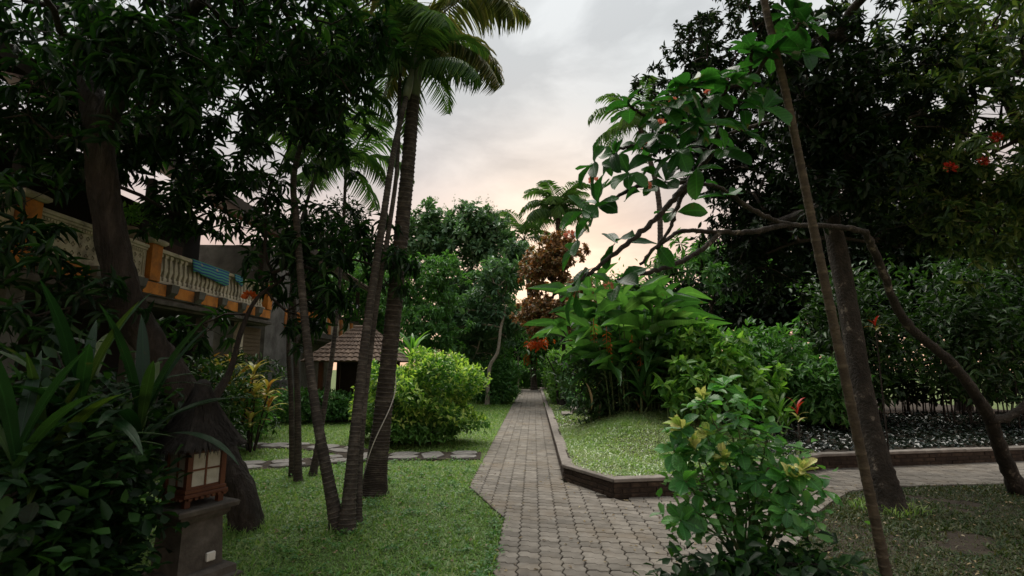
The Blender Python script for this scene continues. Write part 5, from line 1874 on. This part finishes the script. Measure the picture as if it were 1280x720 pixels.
# background trees that close the garden
BG = 'trees closing the far side of the garden'
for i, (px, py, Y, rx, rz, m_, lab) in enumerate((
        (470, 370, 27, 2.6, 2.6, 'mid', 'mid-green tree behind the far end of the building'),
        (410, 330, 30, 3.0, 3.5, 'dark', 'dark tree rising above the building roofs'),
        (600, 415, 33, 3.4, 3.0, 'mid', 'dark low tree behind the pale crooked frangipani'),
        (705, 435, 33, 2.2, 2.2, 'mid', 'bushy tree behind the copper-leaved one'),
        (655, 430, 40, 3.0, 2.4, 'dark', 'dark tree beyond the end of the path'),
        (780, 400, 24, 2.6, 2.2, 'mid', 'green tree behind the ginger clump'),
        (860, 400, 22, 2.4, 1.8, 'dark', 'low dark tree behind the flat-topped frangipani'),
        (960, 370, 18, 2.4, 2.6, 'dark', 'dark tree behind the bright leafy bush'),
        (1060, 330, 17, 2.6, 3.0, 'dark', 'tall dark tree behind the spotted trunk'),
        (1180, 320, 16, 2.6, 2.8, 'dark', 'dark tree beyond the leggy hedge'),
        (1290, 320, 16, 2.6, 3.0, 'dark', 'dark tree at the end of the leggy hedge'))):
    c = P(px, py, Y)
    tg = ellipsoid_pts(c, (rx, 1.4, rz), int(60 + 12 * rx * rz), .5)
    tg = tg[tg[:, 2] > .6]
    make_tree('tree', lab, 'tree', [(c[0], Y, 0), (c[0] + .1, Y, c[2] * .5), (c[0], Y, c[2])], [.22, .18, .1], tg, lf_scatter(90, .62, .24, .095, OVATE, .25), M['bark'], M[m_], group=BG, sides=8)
#NEXT3

# ------------------------------------------------------------------ two-storey building with balcony
BO = (-6.75, 8.55, 0)
BANG = R(95)          # local x runs away along the facade, local y into the house
bld = thing('balcony_house', 'two-storey house with carved white balcony, orange piers and dark lower floor', 'building', BO, BANG)


def bbox(name, mat, x0, x1, y0, y1, z0, z1, parent=None, bev=0.0):
    return MB().box(x0, x1, y0, y1, z0, z1, bev).build(name, M[mat], parent or bld)


bbox('floor_slab', 'grey_wall', -6, 4.9, -.05, 4, 2.62, 2.80)
bbox('fascia_beam', 'stone', -6, 4.9, -.16, -.052, 2.66, 2.74, bev=.01)
bbox('fascia_wall', 'grey_wall', -6, 4.9, -.10, .08, 2.802, 3.05)
# orange inset panels and stone brackets on the fascia
for i in range(12):
    x0 = -5.8 + i * .9
    bbox('orange_panel', 'orange_wall', x0 + .16, x0 + .78, -.118, -.101, 2.825, 3.03)
    MB().put([(x0 - .1, -.102, 2.81), (x0 + .1, -.102, 2.81), (x0 + .1, -.20, 2.90), (x0 - .1, -.20, 2.90), (x0 - .12, -.22, 3.045), (x0 + .12, -.22, 3.045), (x0 + .12, -.102, 3.045), (x0 - .12, -.102, 3.045)],
             [(0, 1, 2, 3), (3, 2, 5, 4), (4, 5, 6, 7), (0, 3, 4, 7), (1, 6, 5, 2), (0, 7, 6, 1)]).build('bracket', M['grey_wall'], bld)
# piers
for x in (-5.0, -2.5, 0.0, 4.75):
    pr_ = bbox('pier', 'orange_wall', x - .14, x + .14, -.14, .14, 3.052, 3.70, bev=.008)
    MB().frustum(x, 0, [(.17, 3.701), (.20, 3.73), (.20, 3.77), (.16, 3.80)]).build('pier_cap', M['white_wall'], pr_)


# carved openwork panels
def carved(x0, x1):
    bt = add('carved_panel', None, bld)
    bt.empty_display_size = .1
    MB().box(x0, x1, -.07, .07, 3.052, 3.11, .005).build('bottom_rail', M['white_wall'], bt)
    MB().box(x0, x1, -.10, .10, 3.60, 3.66, .008).box(x0, x1, -.08, .08, 3.56, 3.598, .004).build('top_rail', M['white_wall'], bt)
    MB().box(x0, x0 + .07, -.06, .06, 3.112, 3.558).build('end_frame', M['white_wall'], bt)
    MB().box(x1 - .07, x1, -.06, .06, 3.112, 3.558).build('end_frame', M['white_wall'], bt)
    bead = MB()
    k_ = int((x1 - x0 - .16) / .05)
    for i in range(k_):
        xx = x0 + .1 + i * .05
        bead.box(xx, xx + .03, -.075, -.061, 3.515, 3.548)
    bead.box(x0 + .072, x1 - .072, -.06, .05, 3.505, 3.557)
    bead.build('beading', M['white_wall'], bt)
    nxx = max(2, int(round((x1 - x0 - .14) / .13)))
    cw = (x1 - x0 - .14) / nxx
    for i in range(nxx):
        for j_ in range(3):
            cx_, cz_ = x0 + .07 + cw * (i + .5), 3.112 + .131 * (j_ + .5)
            V, F = [], []
            kk = 16
            for q in range(kk):
                a_ = q * 2 * math.pi / kk
                ro = 1 / max(abs(math.cos(a_)), abs(math.sin(a_)))
                ri = .40 + .22 * abs(math.cos(2 * a_))
                for yy in (-.045, .03):
                    V += [(cx_ + math.cos(a_) * ro * cw * .499, yy, cz_ + math.sin(a_) * ro * .0653), (cx_ + math.cos(a_) * ri * cw * .5, yy, cz_ + math.sin(a_) * ri * .065)]
            for q in range(kk):
                a0, a1 = 4 * q, 4 * ((q + 1) % kk)
                F += [(a0, a0 + 1, a1 + 1, a1), (a0 + 1, a0 + 3, a1 + 3, a1 + 1)]
            mbx = MB().put(V, F)
            mbx.box(cx_ - .014, cx_ + .014, -.04, .02, cz_ - .014, cz_ + .014)
            mbx.box(cx_ - cw * .3, cx_ + cw * .3, -.03, .01, cz_ - .006, cz_ + .006)
            mbx.build('rosette', M['white_wall'], bt)


carved(-4.84, -2.66)
carved(-2.34, -.16)
# balustrade
MB().box(.16, 4.6, -.09, .09, 3.60, 3.67, .008).build('handrail', M['white_wall'], bld)
MB().box(.16, 4.6, -.08, .08, 3.052, 3.10, .006).build('bottom_rail', M['white_wall'], bld)
bal = MB().frustum(0, 0, [(.045, 3.102), (.045, 3.16), (.03, 3.19), (.05, 3.30), (.035, 3.46), (.028, 3.52), (.045, 3.55), (.045, 3.598)]).mesh('baluster', M['white_wall'])
x = .28
while x < 4.55:
    add('baluster', bal, bld, (x, 0, 0))
    x += .155
# upper storey behind the balcony and the roof over it
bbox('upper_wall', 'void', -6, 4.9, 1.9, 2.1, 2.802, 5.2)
for x in (-4.6, -1.2, 1.5, 3.2):
    dr = bbox('door', 'wood_dark', x, x + .9, 1.84, 1.898, 2.81, 4.7)
    bbox('door_panel', 'wood_red', x + .1, x + .8, 1.82, 1.838, 3.7, 4.55, dr)
for x in (-5.8, -2.5, 0.0, 4.6):
    bbox('post', 'wood_dark', x - .06, x + .06, .02, .14, 3.802, 4.9)
# lower floor
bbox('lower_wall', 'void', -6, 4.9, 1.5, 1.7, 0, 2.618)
for x in (-4.6, -2.3, 0.2, 2.4):
    bbox('column', 'grey_wall', x - .13, x + .13, .10, .36, 0, 2.618, bev=.01)
bbox('pale_column', 'white_wall', 3.5, 3.66, -.02, .14, 0, 2.618)
bl = bbox('bamboo_blind', 'blind', 3.72, 4.9, .12, .15, .75, 2.55)
for i in range(18):
    bbox('slat', 'blind', 3.72, 4.9, .108, .119, .77 + i * .1, .85 + i * .1, bl)


def tiled_roof(parent, corners, nu, nv, mat, th=.03, name='roof_tiles'):
    """rows of lapped tiles on the quad (eave0, eave1, ridge1, ridge0)"""
    e0, e1, r1_, r0_ = [np.asarray(c_, float) for c_ in corners]
    nn = norm(np.cross(e1 - e0, r0_ - e0))
    if nn[2] < 0:
        nn = -nn
    V, F, A = [], [], []
    for j_ in range(nv):
        t0, t1 = j_ / nv, (j_ + 1.12) / nv
        for i in range(nu):
            s0, s1 = i / nu, (i + 1) / nu

            def q(s_, t_, h_):
                return (e0 * (1 - s_) + e1 * s_) * (1 - t_) + (r0_ * (1 - s_) + r1_ * s_) * t_ + nn * h_
            b0 = len(V)
            jt = random.uniform(0, .012)
            for s_, h_ in ((s0, 0), (s0 + (s1 - s0) * .3, th * .9), (s0 + (s1 - s0) * .6, th * .9), (s1 - .001, .002)):
                V.append(q(s_, t0 - jt, h_ + th))
                V.append(q(s_, min(t1, 1), h_))
            V += [q(s0, t0 - jt, 0), q(s1, t0 - jt, 0)]
            for m_ in range(3):
                F.append((b0 + 2 * m_, b0 + 2 * m_ + 2, b0 + 2 * m_ + 3, b0 + 2 * m_ + 1))
            F.append((b0 + 8, b0 + 9, b0 + 6, b0 + 4, b0 + 2, b0))
            A += [random.random()] * 10
    base = (0, 0, 0)
    return kind(add(name, build_mesh(name, np.array(V), F, mat, A), parent), 'stuff')


rf = MB().put([(-6.5, -1.0, 4.82), (5.5, -1.0, 4.82), (5.5, 2.2, 6.4), (-6.5, 2.2, 6.4), (-6.5, -1.0, 4.74), (5.5, -1.0, 4.74), (5.5, 2.2, 6.32), (-6.5, 2.2, 6.32)],
              [(0, 1, 2, 3), (7, 6, 5, 4), (4, 5, 1, 0), (5, 6, 2, 1), (6, 7, 3, 2), (7, 4, 0, 3)]).build('roof', M['wood_dark'], bld)
tiled_roof(rf, [(-6.5, -1.02, 4.822), (5.5, -1.02, 4.822), (5.5, 2.2, 6.402), (-6.5, 2.2, 6.402)], 60, 16, M['tile'])
bbox('eave_board', 'wood_dark', -6.5, 5.55, -1.07, -1.022, 4.66, 4.84, rf)
MB().put([(5.502, -1.0, 4.64), (5.54, -1.0, 4.64), (5.54, 2.2, 6.22), (5.502, 2.2, 6.22), (5.502, -1.0, 4.83), (5.54, -1.0, 4.83), (5.54, 2.2, 6.41), (5.502, 2.2, 6.41)],
         [(3, 2, 1, 0), (4, 5, 6, 7), (0, 1, 5, 4), (1, 2, 6, 5), (2, 3, 7, 6), (3, 0, 4, 7)]).build('barge_board', M['wood_red'], rf)

# second wing farther along
wing = thing('garden_wing', 'grey plastered wing with a dark timber balcony behind the palms', 'building', BO, BANG)


def wbox(name, mat, x0, x1, y0, y1, z0, z1, parent=None):
    return MB().box(x0, x1, y0, y1, z0, z1).build(name, M[mat], parent or wing)


wbox('grey_wall', 'grey_wall', 5.6, 8.6, .3, 4, 0, 5.0)
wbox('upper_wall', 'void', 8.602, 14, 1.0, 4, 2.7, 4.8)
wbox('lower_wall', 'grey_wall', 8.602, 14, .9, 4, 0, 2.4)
wbox('balcony_slab', 'stone', 8.0, 14, -.25, .95, 2.402, 2.68)
wbox('slab_moulding', 'stone', 8.0, 14, -.32, -.252, 2.5, 2.60)
wbox('handrail', 'wood_dark', 8.0, 14, -.25, -.13, 3.32, 3.42)
for i, x in enumerate((8.1, 9.6, 11.1, 12.6, 13.85)):
    p_ = wbox('pier', 'orange_wall', x - .13, x + .13, -.27, -.05, 2.682, 3.318)
    if i < 4:
        for q in range(8):
            MB().frustum(x + .25 + q * .145, -.19, [(.03, 2.682), (.03, 2.8), (.045, 2.95), (.03, 3.1), (.03, 3.318)]).build('baluster', M['white_wall'], wing)
for x in (8.1, 11.1, 13.85):
    wbox('post', 'wood_dark', x - .07, x + .07, -.2, -.06, 3.422, 4.8)
for x in (9.2, 11.4):
    d_ = wbox('door', 'wood_dark', x, x + 1.2, .94, .998, 2.72, 4.5)
    wbox('door_panel', 'wood_red', x + .12, x + 1.08, .92, .938, 2.9, 4.3, d_)
rw = MB().put([(5.2, -.8, 4.85), (14.6, -.8, 4.85), (14.6, 2.4, 6.5), (5.2, 2.4, 6.5), (5.2, -.8, 4.78), (14.6, -.8, 4.78), (14.6, 2.4, 6.42), (5.2, 2.4, 6.42)],
              [(0, 1, 2, 3), (7, 6, 5, 4), (4, 5, 1, 0), (5, 6, 2, 1), (6, 7, 3, 2), (7, 4, 0, 3)]).build('roof', M['wood_dark'], wing)
rw.location.x = 2.6
tiled_roof(rw, [(5.2, -.82, 4.852), (14.6, -.82, 4.852), (14.6, 2.4, 6.502), (5.2, 2.4, 6.502)], 48, 14, M['tile'])
wbox('orange_panel', 'orange_wall', 6.9, 8.5, .27, .298, 2.75, 3.3)

# little tiled pavilion
pc = P(452, 470, 15.8)
pav = thing('tiled_pavilion', 'small open pavilion with red-brown tiled hip roof behind the palms', 'pavilion', (pc[0], 15.8, 0), R(6))
hw = 1.35
for sx in (-1, 1):
    for sy in (-1, 1):
        MB().box(sx * .95 - .06, sx * .95 + .06, sy * .95 - .06, sy * .95 + .06, .3, 1.75, .005).build('post', M['wood_red'], pav)
MB().box(-1.2, 1.2, -1.2, 1.2, 0, .29, .02).build('platform', M['brick'], pav)
MB().box(-.7, .9, .2, .9, .292, 1.7).build('back_screen', M['wood_dark'], pav)
MB().box(-1.0, 1.0, -1.0, -.92, .55, .62).build('rail', M['wood_dark'], pav)
pr_ = MB().put([(-hw, -hw, 1.68), (hw, -hw, 1.68), (hw, hw, 1.68), (-hw, hw, 1.68), (-.25, 0, 2.72), (.25, 0, 2.72)],
               [(3, 2, 1, 0), (0, 1, 5, 4), (1, 2, 5), (2, 3, 4, 5), (3, 0, 4)]).build('roof', M['wood_dark'], pav)
e_ = hw + .03
tiled_roof(pr_, [(-e_, -e_, 1.69), (e_, -e_, 1.69), (.25, 0, 2.75), (-.25, 0, 2.75)], 16, 9, M['tile'])
tiled_roof(pr_, [(e_, -e_, 1.69), (e_, e_, 1.69), (.25, 0.01, 2.75), (.25, 0, 2.75)], 16, 9, M['tile'])
tiled_roof(pr_, [(-e_, e_, 1.69), (-e_, -e_, 1.69), (-.25, 0, 2.75), (-.25, .01, 2.75)], 16, 9, M['tile'])
MB().tube([(-.3, 0, 2.76), (.3, 0, 2.76)], .06, 8).build('ridge', M['tile'], pr_)


# towel over the handrail
def on_bld(x, y, z):
    return np.array((BO[0] + x * math.cos(BANG) - y * math.sin(BANG), BO[1] + x * math.sin(BANG) + y * math.cos(BANG), z))


def towel(name, label, x0, x1, drop):
    V, F = [], []
    prof = [(.105, -.16), (.104, -.02), (.10, .035), (0, .045), (-.10, .035), (-.106, -.04), (-.112, -drop * .5), (-.115, -drop)]
    nx_ = 12
    for i in range(nx_ + 1):
        t_ = i / nx_
        for j_, (y, z) in enumerate(prof):
            wv = (.022 * math.sin(t_ * 17 + j_ * .6) + .012 * math.sin(t_ * 31)) * (j_ > 4)
            V.append((t_ * (x1 - x0), y + wv - .004 * (j_ > 4), z + (.045 * math.sin(t_ * 5.3 + .6) + .02 * math.sin(t_ * 13) if j_ == 7 else 0)))
    k_ = len(prof)
    for i in range(nx_):
        for j_ in range(k_ - 1):
            a_ = i * k_ + j_
            F.append((a_, a_ + 1, a_ + k_ + 1, a_ + k_))
    o_ = add(name, build_mesh(name, np.array(V), F, M['towel'], None, True), None, on_bld(x0, 0, 3.648), (0, 0, BANG))
    sm = o_.modifiers.new('thick', 'SOLIDIFY')
    sm.thickness = .012
    tag(o_, label, 'towel')


towel('towel', 'blue and green striped towel hung over the white balustrade', 1.15, 2.6, .26)
towel('cloth', 'small blue cloth hung beside the striped towel', 2.85, 3.25, .16)


# potted plants on the balcony
def potted(x, z, lab, s_=1.0):
    p = on_bld(x, 0, z)
    t = thing('potted_plant', lab, 'potted plant', p)
    MB().tube([(0, 0, .002), (0, 0, .05), (0, 0, .17), (0, 0, .2)], [.07 * s_, .09 * s_, .13 * s_, .12 * s_], 14).build('pot', M['terracotta'], t, smooth=True)
    b_ = Bulk()
    n_ = 120
    pos = ellipsoid_pts((0, 0, .42), (.18, .18, .2), n_)
    b_.put(*leaves(OVATE, pos, rand_dirs(n_) + V3(0, 0, .2), V3(0, 0, 1) + RNG.normal(0, .4, (n_, 3)), .11, .05))
    add('foliage', b_.mesh('foliage', M['light']), t)
    MB().tube([(0, 0, .15), (.01, 0, .3), (0, .01, .45)], [.012, .01, .006], 5).build('stem', M['bark'], t)


potted(-.55, 3.665, 'grey pot with a leafy plant on the carved panel beside the orange pier')
potted(.02, 3.80, 'small potted plant on top of the orange pier cap', .8)
# orange flower spray near the balcony end
c = P(312, 372, 6.1)
for q, lab in ((c, 'orange blossom hanging from the thin curved branch'),):
    o_ = add('blossom', flower_mesh('orange_blossom', M['orange_leaf'], 30, .07, .07), None, q)
    tag(o_, lab, 'flower')

# ------------------------------------------------------------------ bench-like stone steps beside the path
st = thing('stone_steps', 'short pale stone steps rising from the path into the planted bank', 'steps', (.75, 14.2, .18))
for i in range(3):
    MB().box(.0 + i * .26, .9, -.35, .35, .02 if i == 0 else .02 + i * .13 + .001, .15 + i * .13, .012).build('step', M['cap'], st)

# orange banner under a little gate at the path end
g = thing('garden_gate', 'thin weathered timber gate frame over the end of the path', 'gate', (-.15, 33.2, 0))
for x in (-.85, .85):
    MB().box(x - .05, x + .05, -.05, .05, 0, 2.35, .006).build('post', M['bark_light'], g)
MB().box(-1.05, 1.05, -.052, .052, 2.352, 2.45, .006).build('crossbar', M['bark_light'], g)
V, F = [], []
for i in range(9):
    for j_ in range(7):
        V.append((-.35 + .7 * i / 8 + .05 * j_ / 6, .04 * math.sin(i * 1.3 + j_ * .4), -.62 * j_ / 6 - .04 * math.sin(i * .8)))
for i in range(8):
    for j_ in range(6):
        a_ = i * 7 + j_
        F.append((a_, a_ + 1, a_ + 8, a_ + 7))
bq = P(661, 450, 33.1)
o_ = add('banner', build_mesh('banner', np.array(V), F, M['orange_cloth'], None, True), None, (bq[0] + .05, 33.1, 2.34), None, 1.25)
sm = o_.modifiers.new('thick', 'SOLIDIFY')
sm.thickness = .01
tag(o_, 'orange cloth banner hanging from the gate at the end of the path', 'banner')
